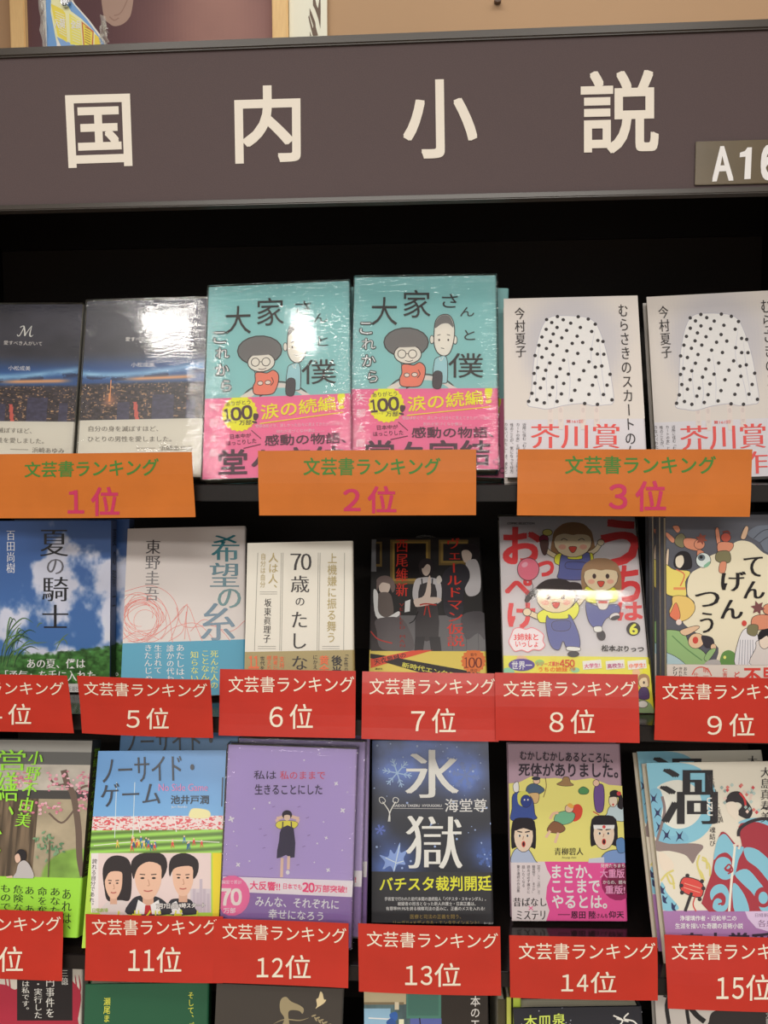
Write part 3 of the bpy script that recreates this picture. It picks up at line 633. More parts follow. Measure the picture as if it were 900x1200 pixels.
c.txt('自分は自分', 0, 0, c=TN, q=[(110, 208), (136, 208), (132, 380), (106, 380)], v=True); c.txt('坂東眞理子', 0, 0, c=DK, q=[(130, 436), (163, 436), (158, 656), (122, 656)], v=True, serif=True)
c.build('cover_print')
c = Canvas(e, W, H, CR, y0=-.0007); OR = (224, 108, 66)
c.num('11', 50, 725, 100, 785, OR, .05); c.txt('世代を', 107, 725, 130, 795, DK, v=True, b=.01); c.txt('超えた', 140, 722, 163, 790, OR, v=True, b=.02); c.txt('読者に', 172, 722, 195, 790, OR, v=True, b=.02); c.txt('支持', 204, 725, 228, 785, OR, v=True, b=.02)
c.txt('な', 270, 724, 342, 792, DK, serif=True); c.txt('み', 272, 820, 340, 880, DK, serif=True); c.txt('にかえる', 373, 720, 396, 815, DK, v=True); c.txt('黄金', 405, 722, 452, 815, OR, v=True, b=.03); c.txt('後半', 466, 722, 518, 826, DK, v=True, b=.03); c.txt('「女性の品', 528, 718, 550, 830, DK, v=True)
c.build('band_print'); spine_print(e, W, H, T, '70歳のたしなみ坂東眞理子', .06, .165, (90, 88, 86), frac=.7)
finish(e, 'cream book with thin vertical rules and a tan band, above the number 6 card')

# ---- rank 7: dark drawing room
e, W, H = book((128, 188, -.0148, .0902, -.2603, 29.0, .2, 1.9), .016, (34, 31, 31), wrap=False); CR = (420, 600, 4.288); T = .016
zb = bandtop(e, W, H, CR, 340, 695); mesh_obj('paper_band', shell(W, T, .0002, zb, .0003, .00035), cmat((236, 198, 92)), e)
c = Canvas(e, W, H, CR, y0=-.0003); c.lim = (-W/2, W/2, zb-.001, H); GD = (112, 92, 54); F_ = (206, 188, 176); SH = (186, 182, 184); G1 = (62, 58, 60)
c.rect(62, 138, 90, 300, (120, 120, 124)); c.rect(88, 150, 118, 275, GD); c.rect(88, 160, 108, 262, (40, 36, 36))
c.rect(160, 140, 362, 362, GD); c.rect(172, 150, 350, 348, (150, 124, 66)); c.rect(182, 158, 340, 335, (30, 27, 28)); c.rect(404, 140, 552, 268, GD); c.rect(414, 150, 548, 256, (142, 118, 66)); c.rect(426, 160, 540, 246, (44, 42, 44))
c.rect(62, 520, 640, 700, (104, 102, 104)); c.poly([(62, 470), (110, 480), (150, 540), (160, 700), (62, 700)], (52, 46, 48))
for x in (470, 540, 600): c.line([(x, 525), (x+4, 695)], 3, (78, 76, 78), 0)
# left: seated figure, brown hair, vest and long skirt
c.blob([(95, 340), (130, 320), (170, 335), (185, 380), (170, 405), (150, 350), (120, 352), (100, 380), (92, 400)], (112, 96, 92)); c.blob([(108, 355), (140, 345), (160, 372), (148, 405), (120, 408), (104, 390)], F_)
c.blob([(92, 340), (125, 322), (165, 335), (178, 372), (150, 360), (120, 355), (100, 372)], (112, 96, 92))
c.blob([(100, 412), (150, 405), (170, 440), (172, 520), (100, 530), (92, 470)], (104, 94, 90)); c.blob([(76, 395), (98, 410), (100, 500), (140, 530), (200, 500), (205, 520), (140, 552), (86, 520)], (226, 222, 220))
c.blob([(90, 540), (200, 530), (250, 580), (275, 692), (120, 692), (92, 600)], (92, 86, 88)); c.line([(62, 600), (100, 640), (170, 660)], 6, (176, 52, 44))
# centre: standing figure with folded arm and a dark apron
c.blob([(305, 260), (330, 235), (365, 240), (378, 275), (368, 310), (352, 330), (318, 320), (306, 295)], (48, 42, 44)); c.blob([(320, 270), (345, 262), (362, 275), (358, 305), (340, 322), (322, 305)], F_); c.blob([(310, 262), (345, 240), (370, 262), (345, 262), (322, 285)], (48, 42, 44))
c.blob([(285, 345), (320, 330), (365, 330), (410, 350), (418, 420), (400, 460), (300, 465), (272, 420)], SH); c.poly([(310, 365), (385, 365), (395, 460), (402, 630), (285, 630), (300, 460)], G1, 2); c.line([(318, 335), (322, 380)], 7, G1, 0); c.line([(372, 335), (370, 380)], 7, G1, 0)
c.blob([(280, 440), (330, 420), (352, 330), (362, 332), (360, 430), (310, 468), (285, 470)], F_); c.blob([(400, 430), (330, 432), (290, 455), (296, 478), (410, 452)], F_)
c.line([(308, 468), (340, 462), (392, 468)], 7, (170, 52, 44)); c.line([(340, 470), (330, 520)], 6, (170, 52, 44), 0); c.line([(350, 470), (362, 530)], 6, (170, 52, 44), 0); c.poly([(285, 628), (335, 628), (325, 700), (282, 700)], (50, 47, 50)); c.poly([(355, 628), (410, 628), (418, 700), (365, 700)], (50, 47, 50))
c.poly([(235, 450), (262, 440), (258, 500), (232, 505)], (216, 216, 216)); c.line([(255, 560), (280, 545), (300, 500)], 5, (28, 26, 28))
# right: standing figure with dark bun and white blouse
c.blob([(515, 180), (545, 160), (590, 165), (612, 200), (600, 240), (570, 235), (545, 200), (520, 205)], (40, 35, 38)); c.blob([(520, 198), (548, 192), (570, 215), (560, 250), (535, 255), (522, 230)], F_); c.blob([(540, 255), (590, 240), (612, 300), (610, 400), (560, 425), (535, 390), (548, 310)], SH)
c.blob([(420, 340), (440, 290), (500, 262), (545, 275), (560, 330), (530, 400), (520, 520), (440, 520), (425, 430)], (50, 48, 54)); c.blob([(520, 520), (640, 510), (638, 640), (600, 610), (540, 640)], (78, 74, 78)); c.blob([(392, 335), (408, 320), (420, 345), (400, 365)], (196, 190, 184))
RV = (206, 56, 44)
c.txt('西尾維新', 190, 140, 248, 424, RV, v=True, serif=True, b=.01, res=3); c.txt('ヴェールドマン仮説', 0, 0, c=RV, q=[(442, 132), (508, 132), (532, 676), (446, 676)], v=True, serif=True, b=.015, res=3)
c.txt('VEILED MAN', 206, 460, 234, 680, (140, 44, 38), v=True, serif=True)
c.build('cover_print', m=INKG)
c = Canvas(e, W, H, CR, y0=-.0007); c.lim = (-W/2, W/2, 0, zb)
c.poly([(60, 738), (300, 692), (375, 692), (62, 785)], (222, 84, 60)); c.poly([(60, 712), (130, 722), (640, 815), (640, 850), (460, 850), (60, 735)], (48, 42, 42)); c.poly([(62, 772), (62, 742), (270, 697), (340, 697)], (222, 84, 60))
c.txt('天衣無縫の', 0, 0, c=DK, q=[(76, 742), (235, 706), (240, 730), (82, 770)], b=.02); c.txt('新時代エンタテイメント', 0, 0, c=(240, 214, 90), q=[(222, 755), (640, 838), (636, 866), (218, 780)], b=.02)
star(c, 578, 750, 64, 56, 18, (226, 118, 60)); c.num('100', 532, 732, 620, 784, (110, 40, 30), .02, serif=True); c.txt('著作', 562, 710, 596, 726, (110, 40, 30)); c.txt('冊目', 562, 790, 596, 806, (110, 40, 30)); c.txt('講談社', 84, 784, 122, 794, DK)
c.build('band_print'); finish(e, 'dark illustrated book with red vertical title and a yellow band')

# ---- rank 8: comic with three children (plain stand-in figures)
P_U = (147, 209, .1367, .0363, -.2560, 25, .1, .6)
e, W, H = book(P_U, .013, (204, 200, 202), hard=False, wrap='smooth'); CR = (575, 590, 4.14); T = .013
c = Canvas(e, W, H, CR, y0=-.0003); OL = (70, 55, 55); SKN = (234, 206, 176); YS_ = (236, 222, 72); OV = (96, 102, 158); RT = (214, 66, 70)
for ch, a in (('う', (540, 84, 712, 302)), ('ち', (606, 306, 722, 472)), ('は', (616, 480, 734, 566)), ('お', (64, 120, 242, 290)), ('っ', (226, 282, 304, 352)), ('ぺ', (72, 366, 204, 456)), ('け', (86, 486, 212, 602))): c.txt(ch, *a, RT, b=.05, res=3)
def face(x, y, rx, ry, hair, wink=False):
    c.oell(x, y+6, rx, ry, SKN, OL, 3)
    c.ell(x-rx*.55, y+ry*.42, rx*.2, ry*.16, (240, 170, 150)); c.ell(x+rx*.55, y+ry*.42, rx*.2, ry*.16, (240, 170, 150))
    if wink:
        for s_ in (-1, 1): c.line([(x+s_*rx*.28, y), (x+s_*rx*.48, y-9), (x+s_*rx*.62, y)], 3.5, OL)
    else:
        for s_ in (-1, 1): c.ell(x+s_*rx*.38, y+4, rx*.11, ry*.17, OL)
    c.opoly([(x-rx*.2, y+ry*.42), (x+rx*.2, y+ry*.42), (x+rx*.08, y+ry*.75), (x-rx*.08, y+ry*.75)], (210, 84, 70), OL, 2.5)
def hairtop(x, y, rx, ry, hc, fr=.25):
    c.poly([(x-rx*1.02, y+ry*.15), (x-rx*.95, y-ry*.5), (x-rx*.5, y-ry*.95), (x, y-ry*1.05), (x+rx*.5, y-ry*.95), (x+rx*.95, y-ry*.5), (x+rx*1.02, y+ry*.15), (x+rx*.8, y-ry*fr), (x+rx*.3, y-ry*.35), (x, y-ry*.3), (x-rx*.4, y-ry*.38), (x-rx*.8, y-ry*fr)], hc, 4)
# upper child
c.poly([(300, 170), (310, 262), (490, 262), (497, 170), (450, 100), (350, 100)], (148, 112, 78), 4); c.line([(325, 262), (285, 240), (262, 218)], 26, OL); c.line([(325, 262), (285, 240), (262, 218)], 20, SKN); c.line([(475, 245), (510, 225), (530, 195)], 26, OL); c.line([(475, 245), (510, 225), (530, 195)], 20, SKN); c.oell(534, 190, 17, 15, SKN, OL, 3)
c.opoly([(310, 262), (345, 240), (460, 240), (495, 248), (480, 300), (330, 300)], YS_, OL); c.opoly([(342, 250), (370, 250), (378, 270), (440, 270), (446, 248), (480, 245), (478, 340), (440, 372), (330, 365), (330, 330)], OV, OL); c.opoly([(372, 285), (460, 288), (455, 318), (368, 316)], (88, 94, 150), OL, 2.5)
face(398, 180, 92, 76, None, True); hairtop(398, 178, 96, 80, (148, 112, 78))
c.oell(258, 175, 22, 22, (150, 50, 80), OL); c.oell(275, 142, 24, 16, (232, 212, 120), OL); c.opoly([(240, 185), (280, 185), (268, 248), (250, 240)], (96, 70, 66), OL)
# balloon
c.line([(195, 378), (205, 410), (170, 440), (176, 500)], 2.5, OL); c.oell(182, 320, 53, 55, (214, 118, 138), OL, 3); c.ell(165, 298, 16, 12, (232, 170, 184), rot=-30)
# right child
c.poly([(440, 330), (446, 430), (480, 440), (600, 430), (632, 430), (628, 330), (590, 280), (480, 280)], (164, 132, 100), 4); c.opoly([(455, 415), (490, 400), (580, 400), (615, 430), (600, 480), (470, 480)], YS_, OL)
c.opoly([(462, 480), (520, 500), (610, 490), (625, 530), (560, 560), (530, 610), (495, 600), (470, 560)], OV, OL); face(534, 350, 84, 72, None); hairtop(534, 350, 92, 80, (164, 132, 100))
c.oell(600, 548, 26, 16, (222, 216, 214), OL, rot=-20); c.oell(604, 556, 22, 9, (58, 54, 60), OL, rot=-15); c.oell(535, 640, 20, 26, (58, 54, 60), OL, rot=-20); c.opoly([(500, 600), (535, 598), (538, 622), (505, 624)], WHT, OL, 2.5)
c.opoly([(515, 465), (572, 465), (562, 512), (525, 512)], (228, 214, 204), OL, 2.5); c.rect(522, 474, 566, 486, (200, 80, 70)); c.opoly([(508, 455), (530, 436), (560, 436), (592, 452), (572, 470), (515, 470)], (234, 230, 214), OL, 2.5)
# front child
for p in ([(240, 400), (190, 430), (165, 470), (180, 480), (215, 440)], [(385, 385), (430, 390), (442, 420), (425, 425), (395, 410)]): c.opoly(p, (54, 46, 48), OL)
c.line([(255, 560), (215, 545), (182, 530)], 30, OL); c.line([(255, 560), (215, 545), (182, 530)], 23, SKN); c.oell(176, 528, 20, 19, SKN, OL, 3); c.line([(400, 510), (430, 480), (455, 445)], 30, OL); c.line([(400, 510), (430, 480), (455, 445)], 23, SKN); c.oell(460, 440, 18, 17, SKN, OL, 3)
c.opoly([(228, 535), (280, 510), (380, 510), (415, 480), (428, 520), (390, 570), (260, 580), (232, 570)], YS_, OL); c.opoly([(272, 545), (290, 560), (370, 560), (376, 540), (395, 560), (428, 640), (428, 706), (372, 706), (350, 670), (330, 712), (290, 690), (268, 600)], OV, OL); c.opoly([(302, 575), (382, 572), (376, 615), (306, 616)], (88, 94, 150), OL, 2.5)
face(316, 452, 94, 74, None); hairtop(316, 450, 102, 80, (54, 46, 48)); c.opoly([(372, 696), (430, 700), (428, 716), (372, 714)], WHT, OL, 2.5); c.oell(400, 732, 28, 14, (58, 54, 60), OL, 2)
cl = [(112, 612), (140, 604), (170, 612), (200, 604), (232, 618), (256, 640), (252, 668), (262, 690), (240, 712), (205, 710), (180, 722), (150, 712), (118, 718), (100, 698), (88, 672), (98, 645)]
c.opoly(cl, (222, 214, 216), (222, 120, 130), 4); c.txt('3姉妹と', 112, 632, 230, 666, RT, b=.03); c.txt('いっしょ', 120, 668, 228, 698, RT, b=.03); c.ell(691, 610, 34, 33, (40, 36, 38)); c.txt('6', 674, 586, 710, 636, (238, 224, 80), b=.05, res=3)
c.txt('松本ぷりっつ', 0, 0, c=(40, 36, 38), q=[(538, 688), (742, 694), (740, 722), (536, 718)], b=.035); c.txt('COMIC SELECTION', 80, 94, 212, 104, (60, 56, 58), b=.03)
c.build('cover_print', m=INKG)
zb = bandtop(e, W, H, CR, 420, 742); mesh_obj('paper_band', shell(W, T, .0002, zb, .0003, .00035), cmat((226, 216, 92)), e)
c = Canvas(e, W, H, CR, y0=-.0007); c.lim = (-W/2, W/2, 0, zb)
rr = random.Random(4)
for i in range(26): c.ell(rr.uniform(70, 780), rr.uniform(745, 1010), rr.uniform(14, 34), rr.uniform(12, 28), rr.choice([(156, 196, 128), (236, 186, 150), (236, 212, 96), (150, 200, 170)]))
c.poly([(740, 800), (800, 780), (810, 1030), (730, 1030), (700, 960)], (226, 216, 60)); c.blob([(700, 950), (760, 960), (790, 1000), (795, 1060), (690, 1060)], (148, 176, 128))
c.ell(150, 784, 64, 30, (98, 84, 156)); c.txt('世界一', 102, 766, 200, 806, (236, 232, 240), b=.03); c.txt('シリーズ累計', 222, 768, 332, 790, (214, 90, 90), b=.03); c.num('450', 335, 760, 406, 794, (206, 92, 66), .05); c.txt('万部', 380, 796, 410, 812, (206, 92, 66), b=.02); c.txt('うちの姉妹', 232, 794, 372, 818, (224, 120, 60), b=.03)
for x, s_, cc in ((490, '大学生!', (196, 90, 130)), (602, '高校生!', (170, 70, 120)), (708, '中学生!', (226, 110, 70))):
    c.poly([(x-46, 766), (x+44, 758), (x+48, 800), (x-42, 808)], (230, 226, 222)); c.txt(s_, 0, 0, c=cc, q=[(x-38, 780), (x+38, 774), (x+40, 796), (x-36, 802)], b=.04)
c.oell(742, 868, 26, 30, SKN, OL, 2.5); c.poly([(712, 872), (720, 835), (750, 828), (770, 850), (765, 900), (756, 850), (730, 850)], (164, 132, 100), 3); c.opoly([(724, 898), (760, 898), (766, 948), (716, 945)], (84, 62, 116), OL, 2.5); c.ell(742, 870, 5, 7, OL); c.oell(735, 975, 26, 18, WHT, OL, 2.5)
c.build('band_print'); finish(e, 'white comic with three cartoon children in blue overalls, above the number 8 card')

# ---- rank 9: folk-tale picture cover with a pile of copies
P_D = (134, 194, .2880, .0300, -.2520, 4.5, .3, .4)
e, W, H = book(P_D, .021, (86, 88, 98)); CR = (745, 590, 4.135); T = .021; d9 = e
zb = bandtop(e, W, H, CR, 380, 775); mesh_obj('paper_band', shell(W, T, .0002, zb, .0003, .00035), cmat((212, 206, 196)), e)
c = Canvas(e, W, H, CR, y0=-.0003); c.lim = (-W/2, W/2, zb-.001, H); CRM = (224, 214, 188); OL = (48, 40, 40)
c.blob([(262, 345), (330, 300), (350, 260), (430, 225), (495, 182), (560, 190), (620, 240), (690, 262), (790, 255), (790, 800), (420, 800), (400, 700), (330, 650), (240, 590), (232, 560), (262, 520), (285, 480), (250, 440)], CRM)
ON = (206, 136, 108); GS = (120, 116, 84)
c.opoly([(178, 112), (205, 108), (215, 130), (200, 142)], ON, OL, 2); c.opoly([(140, 148), (155, 142), (190, 175), (175, 190)], ON, OL, 2); c.opoly([(195, 160), (225, 145), (245, 178), (228, 215), (190, 195)], GS, OL, 2.5); c.opoly([(235, 170), (300, 175), (320, 215), (300, 230), (240, 212)], ON, OL, 2.5); c.opoly([(300, 225), (330, 235), (320, 262), (298, 262)], ON, OL, 2); c.oell(308, 198, 26, 24, ON, OL, 2.5)
star(c, 318, 172, 30, 16, 6, (138, 70, 56), .3); c.oell(327, 275, 36, 36, (208, 226, 218), OL, 3); c.ell(318, 262, 18, 16, (98, 112, 118)); c.ell(316, 260, 8, 8, (24, 22, 26)); c.blob([(330, 300), (358, 280), (355, 300), (335, 311)], (128, 178, 150))
c.oell(436, 165, 24, 22, (176, 78, 62), OL, 2.5); c.opoly([(385, 130), (400, 120), (410, 190), (395, 200)], ON, OL, 2); c.opoly([(400, 190), (465, 190), (470, 215), (440, 240), (400, 238)], ON, OL, 2.5); c.opoly([(395, 235), (450, 232), (458, 280), (420, 290), (386, 272)], GS, OL, 2.5); c.opoly([(410, 285), (438, 285), (430, 335), (402, 330)], ON, OL, 2); c.line([(420, 140), (445, 135), (455, 150)], 9, (110, 48, 42))
c.blob([(540, 150), (580, 112), (640, 105), (790, 105), (790, 250), (640, 240), (600, 190)], (108, 116, 130)); c.line([(570, 170), (620, 130), (700, 120)], 4, (60, 62, 74)); c.line([(600, 190), (650, 160), (760, 150)], 4, (60, 62, 74)); c.opoly([(508, 165), (530, 112), (545, 120), (530, 170)], (214, 180, 150), OL, 2)
# lady in a yellow kimono
c.blob([(188, 260), (215, 232), (255, 238), (272, 280), (262, 318), (190, 310)], (28, 24, 28)); c.blob([(195, 262), (225, 252), (232, 285), (215, 312), (195, 300)], (232, 212, 192)); c.opoly([(150, 230), (160, 225), (155, 300), (142, 310)], (226, 200, 176), OL, 2)
c.opoly([(140, 300), (185, 320), (262, 330), (240, 380), (242, 450), (180, 450), (135, 420)], (228, 206, 110), OL, 2.5); c.opoly([(180, 450), (242, 450), (280, 480), (284, 520), (250, 560), (200, 570), (162, 530), (175, 490)], (226, 190, 112), OL, 2.5); c.opoly([(172, 520), (195, 480), (215, 540), (200, 568), (165, 545)], (214, 120, 90), OL, 2); c.line([(195, 320), (235, 345), (215, 400)], 6, (206, 110, 80)); c.line([(182, 412), (240, 412)], 12, (216, 140, 90), 0); c.ell(208, 575, 14, 14, (222, 206, 200))
# man in a green robe
c.opoly([(118, 640), (150, 612), (230, 625), (262, 680), (330, 720), (345, 790), (118, 790)], (142, 178, 120), OL, 2.5); c.opoly([(118, 720), (190, 740), (240, 790), (118, 790)], (166, 194, 200), OL, 2.5); c.opoly([(215, 615), (290, 592), (305, 604), (240, 640)], (214, 182, 150), OL, 2.5)
c.oell(292, 665, 40, 36, (218, 186, 152), OL, 2.5, rot=-30); c.ell(288, 662, 14, 17, (196, 72, 62)); c.blob([(318, 640), (370, 650), (378, 690), (345, 700), (326, 680)], (52, 48, 56)); c.line([(175, 640), (240, 700), (320, 760)], 5, (96, 136, 86)); c.oell(375, 695, 14, 16, (214, 182, 150), OL, 2); c.opoly([(355, 710), (388, 705), (350, 762), (330, 750)], (142, 178, 120), OL, 2)
c.blob([(410, 790), (415, 730), (450, 710), (485, 735), (480, 790)], (96, 140, 76)); c.ell(430, 745, 7, 8, (232, 226, 120)); c.blob([(330, 790), (350, 760), (400, 758), (405, 790)], (170, 168, 166))
c.opoly([(480, 790), (500, 650), (540, 602), (590, 640), (585, 790)], (214, 214, 218), OL, 2.5)
for i in range(6): c.line([(505+i*12, 660), (498+i*14, 780)], 2.5, (120, 122, 134), 0)
c.opoly([(560, 790), (580, 700), (600, 660), (790, 650), (790, 790)], (206, 200, 196), OL, 2.5); c.oell(622, 670, 26, 34, (226, 206, 190), OL, 2.5); c.blob([(590, 640), (610, 612), (660, 620), (665, 760), (640, 700), (640, 640), (600, 660)], (26, 24, 28)); c.ell(618, 600, 18, 9, (160, 140, 180)); c.opoly([(560, 560), (590, 540), (640, 540), (690, 560), (660, 600), (570, 610)], ON, OL, 2.5); c.oell(640, 512, 26, 26, ON, OL, 2.5); star(c, 590, 505, 36, 18, 6, (116, 70, 72), .2); c.opoly([(545, 590), (590, 590), (580, 640), (540, 630)], GS, OL, 2); c.ell(524, 580, 12, 14, (196, 70, 62))
for ch, a in (('て', (524, 258, 610, 354)), ('ん', (524, 376, 620, 460)), ('げ', (416, 330, 528, 424)), ('ん', (413, 466, 514, 558)), ('つ', (290, 428, 400, 500)), ('う', (312, 528, 372, 626))): c.txt(ch, *a, (30, 26, 28), serif=True, b=.045, res=3)
c.build('cover_print')
c = Canvas(e, W, H, CR, y0=-.0007); c.lim = (-W/2, W/2, 0, zb)
c.txt('不思議', 0, 0, c=(206, 66, 56), q=[(524, 792), (780, 792), (780, 880), (524, 880)], b=.04, res=3); c.line([(272, 830), (290, 800), (320, 792), (350, 805), (366, 835)], 5, (210, 100, 84)); c.txt('明一', 325, 796, 352, 836, (206, 80, 66), v=True); c.txt('仕', 280, 818, 302, 840, (206, 80, 66)); c.txt('仁吉', 420, 798, 442, 840, (206, 66, 56), v=True, b=.02); c.txt('ど', 478, 815, 502, 842, (206, 66, 56), b=.03); c.txt('シリーズ', 178, 790, 202, 880, DK, v=True, b=.02); c.txt('守れれ', 208, 792, 224, 840, DK, v=True); c.txt('おた', 232, 792, 248, 830, DK, v=True)
c.build('band_print')
sh = ((.001, .0225, .0), (-.0005, .045, .0008), (.0012, .0675, -.001))
d2 = [copy_tree(d9, frame_matrix(.2880+dx, .0300+dy, -.2530+dz, 4.5, .3, .4)) for dx, dy, dz in sh]
g = 'folk tale books'; finish(d9, 'folk tale book with small goblins and an eyeball, front copy above the number 9 card', g)
for o, s_ in zip(d2, ('folk tale copy directly behind the front one, left page edge showing', 'second folk tale copy behind the front one, left edge showing', 'rearmost folk tale copy, its edge next to the comic with three children')): finish(o, s_, g)

# ---- rank 10: blossoms and a green band
e, W, H = book((134, 195, -.4386, .0058, -.4925, 15.9, .7, -.3), .026, (108, 108, 104), spinecol=(46, 46, 44)); CR = (0, 855, 3.48); T = .026
zb = bandtop(e, W, H, CR, 150, 601)
c = Canvas(e, W, H, CR, y0=-.0003)
def f_gar(u, v):
    n = fbm(u*6, v*9, 8, 4); n2 = vnoise(u*60, v*6, 4); x = u; t = v
    a = np.array([96, 96, 94])*np.ones((len(u), 1)); a = np.where((t > .18)[:, None], np.array([176, 170, 160])*(.85+.3*n[:, None]), a); a = np.where((t > .37)[:, None], np.array([70, 68, 66]), a)
    a = np.where((t > .435)[:, None], np.array([166, 154, 130])*(.85+.3*n[:, None]), a); dr = ((x < .60) & (t > .435)); a = np.where(dr[:, None], np.array([98, 84, 68])*(.7+.6*n2[:, None]), a)
    gm = sst(1., .9, np.sqrt(((x-.98)/.32)**2+((t-1.0)/.22)**2))[:, None]; return a*(1-gm)+np.array([128, 168, 76])*(.75+.5*n[:, None])*gm
c.lgrid(-W/2, W/2, zb, H, 90, 110, f_gar); c.lim = (-W/2, W/2, zb-.001, H)
c.lrect(-W/2, W/2, H-.012, H, (150, 149, 144))
c.line([(340, 600), (325, 520), (320, 400), (300, 270), (275, 220), (260, 165)], 26, (104, 88, 78)); c.line([(318, 300), (290, 345), (250, 380), (200, 340)], 8, (104, 88, 78)); c.line([(310, 250), (350, 230), (375, 235)], 10, (104, 88, 78)); c.line([(275, 220), (230, 225), (200, 195)], 8, (104, 88, 78))
rr = random.Random(9)
for i in range(150):
    x, y = rr.choice([(rr.uniform(195, 375), rr.uniform(168, 250)), (rr.uniform(60, 130), rr.uniform(175, 235)), (rr.uniform(80, 250), rr.uniform(295, 345)), (rr.uniform(320, 372), rr.uniform(180, 330))]); c.ell(x, y, rr.uniform(4, 9), rr.uniform(3, 7), rr.choice([(214, 150, 164), (226, 176, 186), (196, 120, 140)]), 7)
for i in range(40): x = 205+rr.gauss(0, 26); y = 470+rr.gauss(0, 26); c.ell(x, y, rr.uniform(6, 12), rr.uniform(3, 5), rr.choice([(90, 130, 96), (120, 156, 120)]), 7, rot=rr.uniform(0, 180))
c.line([(200, 600), (206, 450)], 4, (96, 90, 70), 0)
c.blob([(68, 505), (85, 486), (108, 495), (110, 525), (92, 538), (72, 530)], (40, 36, 38)); c.blob([(66, 512), (80, 505), (88, 530), (74, 542), (66, 530)], (214, 180, 160)); c.blob([(80, 545), (105, 532), (130, 560), (138, 605), (60, 605), (70, 580)], (182, 178, 178)); c.line([(55, 598), (30, 602)], 10, (214, 180, 160), 0)
GN = (150, 222, 64)
c.txt('小野不由美', 0, 0, c=GN, q=[(128, 86), (184, 88), (124, 398), (64, 392)], v=True, serif=True, b=.03, res=3); c.txt('営', 0, 82, 106, 166, GN, serif=True, res=3); c.txt('繕', -10, 172, 76, 292, GN, serif=True, res=3); c.txt('、', 40, 312, 58, 346, GN, b=.02); c.txt('かるかや', -80, 230, 10, 530, GN, v=True, serif=True, b=.01)
c.build('cover_print', m=INKG); mesh_obj('paper_band', shell(W, T, .0002, zb, .0003, .00035), cmat((152, 214, 66)), e)
c = Canvas(e, W, H, CR, y0=-.0007); c.lim = (-W/2, W/2, 0, zb)
for s_, x, y0, y1 in (('あれは、', 273, 650, 812), ('あなたの', 226, 645, 790), ('命を奪う', 174, 642, 790), ('あ、あれ', 122, 640, 785), ('危険な', 76, 634, 740), ('もので', 24, 632, 736)): c.txt(s_, x-19, y0, x+19, y1, (48, 60, 34), v=True, serif=True)
c.build('band_print'); spine_print(e, W, H, T, '営繕かるかや怪異譚その弐', .06, .188, (130, 190, 60), base=[(.0, zb, (140, 200, 60))], frac=.65)
finish(e, 'book with pink blossom branches and a bright green band, left end of the third shelf')

# ---- rank 11: rugby field and photo of three people
P_G = (138, 192, -.2945, .0015, -.4965, 20., .5, 3.4)
e, W, H = book(P_G, .021, (124, 176, 222), spinecol=(206, 190, 60)); CR = (90, 860, 3.528); T = .021; g11 = e
zb = bandtop(e, W, H, CR, 320, 491)
c = Canvas(e, W, H, CR, y0=-.0003); c.lim = (-W/2, W/2, zb-.001, H)
def f_rug(u, v):
    n = fbm(u*4, v*8, 5); sp = vnoise(u*70, v*110, 3)
    s = np.array([96, 154, 214])*(1-v[:, None]*.15)+np.array([50, 60, 50])*(v**2)[:, None]
    cr = np.where((sp > .62)[:, None], np.array([206, 84, 92]), np.array([226, 206, 204])); st = ((v > .65) & (v < .785))[:, None]; s = np.where(st, cr, s)
    gr = np.array([132, 182, 74])*(.9+.25*np.sin(v*90+u*6)[:, None]); s = np.where((v >= .785)[:, None], gr, s); return s
c.lgrid(-W/2, W/2, zb, H, 110, 120, f_rug)
c.opoly([(470, 318), (490, 308), (545, 318), (545, 346), (470, 346)], (228, 216, 160), (216, 206, 160), 2)
for x in (165, 240): c.line([(x, 200), (x-8, 430)], 2.5, (206, 222, 232), 0)
c.line([(160, 345), (236, 345)], 2, (206, 222, 232), 0); c.line([(70, 462), (330, 440), (590, 448)], 3, (220, 232, 210)); c.line([(250, 345), (262, 408)], 4, (232, 226, 226), 0); c.line([(405, 345), (412, 405)], 4, (232, 226, 226), 0)
rr = random.Random(6)
for i in range(26):
    x = rr.uniform(75, 560) if i < 10 else rr.uniform(215, 330); y = rr.uniform(432, 468); cc = rr.choice([(206, 60, 60), (60, 120, 170), (226, 190, 80), (40, 90, 130)]); c.ell(x, y, 5, 8, cc, 8); c.line([(x-3, y+6), (x-5, y+18)], 3, cc, 0); c.line([(x+3, y+6), (x+6, y+17)], 3, cc, 0); c.ell(x, y-10, 3.5, 4, (226, 190, 160), 8)
BB = (44, 52, 66)
c.txt('ノーサイド・', 0, 0, c=BB, q=[(106, 102), (484, 88), (486, 190), (110, 205)], serif=True, b=.012, res=3); c.txt('ゲーム', 0, 0, c=BB, q=[(100, 206), (345, 198), (345, 290), (104, 302)], serif=True, b=.012, res=3)
c.txt('No Side Game', 340, 206, 542, 236, (206, 130, 176), serif=True); c.txt('池井戸潤', 390, 254, 546, 290, (34, 38, 46), b=.02); c.txt('Jun Ikeido', 392, 296, 458, 308, (214, 226, 236)); c.line([(604, 180), (600, 300)], 5, (44, 52, 66))
c.build('cover_print', m=INKG); mesh_obj('paper_band', shell(W, T, .0002, zb, .0003, .00035), cmat((170, 208, 70)), e)
c = Canvas(e, W, H, CR, y0=-.0007); c.lim = (-W/2, W/2, 0, zb)
c.rect(60, 492, 556, 738, (222, 214, 214)); c.rect(90, 492, 556, 738, (216, 198, 196)); c.rect(562, 492, 640, 760, (232, 202, 50)); c.rect(470, 640, 556, 738, (196, 186, 194))
for i, (x, h) in enumerate(((480, 640), (495, 655), (508, 600), (522, 640), (538, 660))): c.rect(x, h, x+12, 738, (184, 172, 184))
HR = (40, 32, 34); FC = (218, 178, 154); SU = (40, 40, 48)
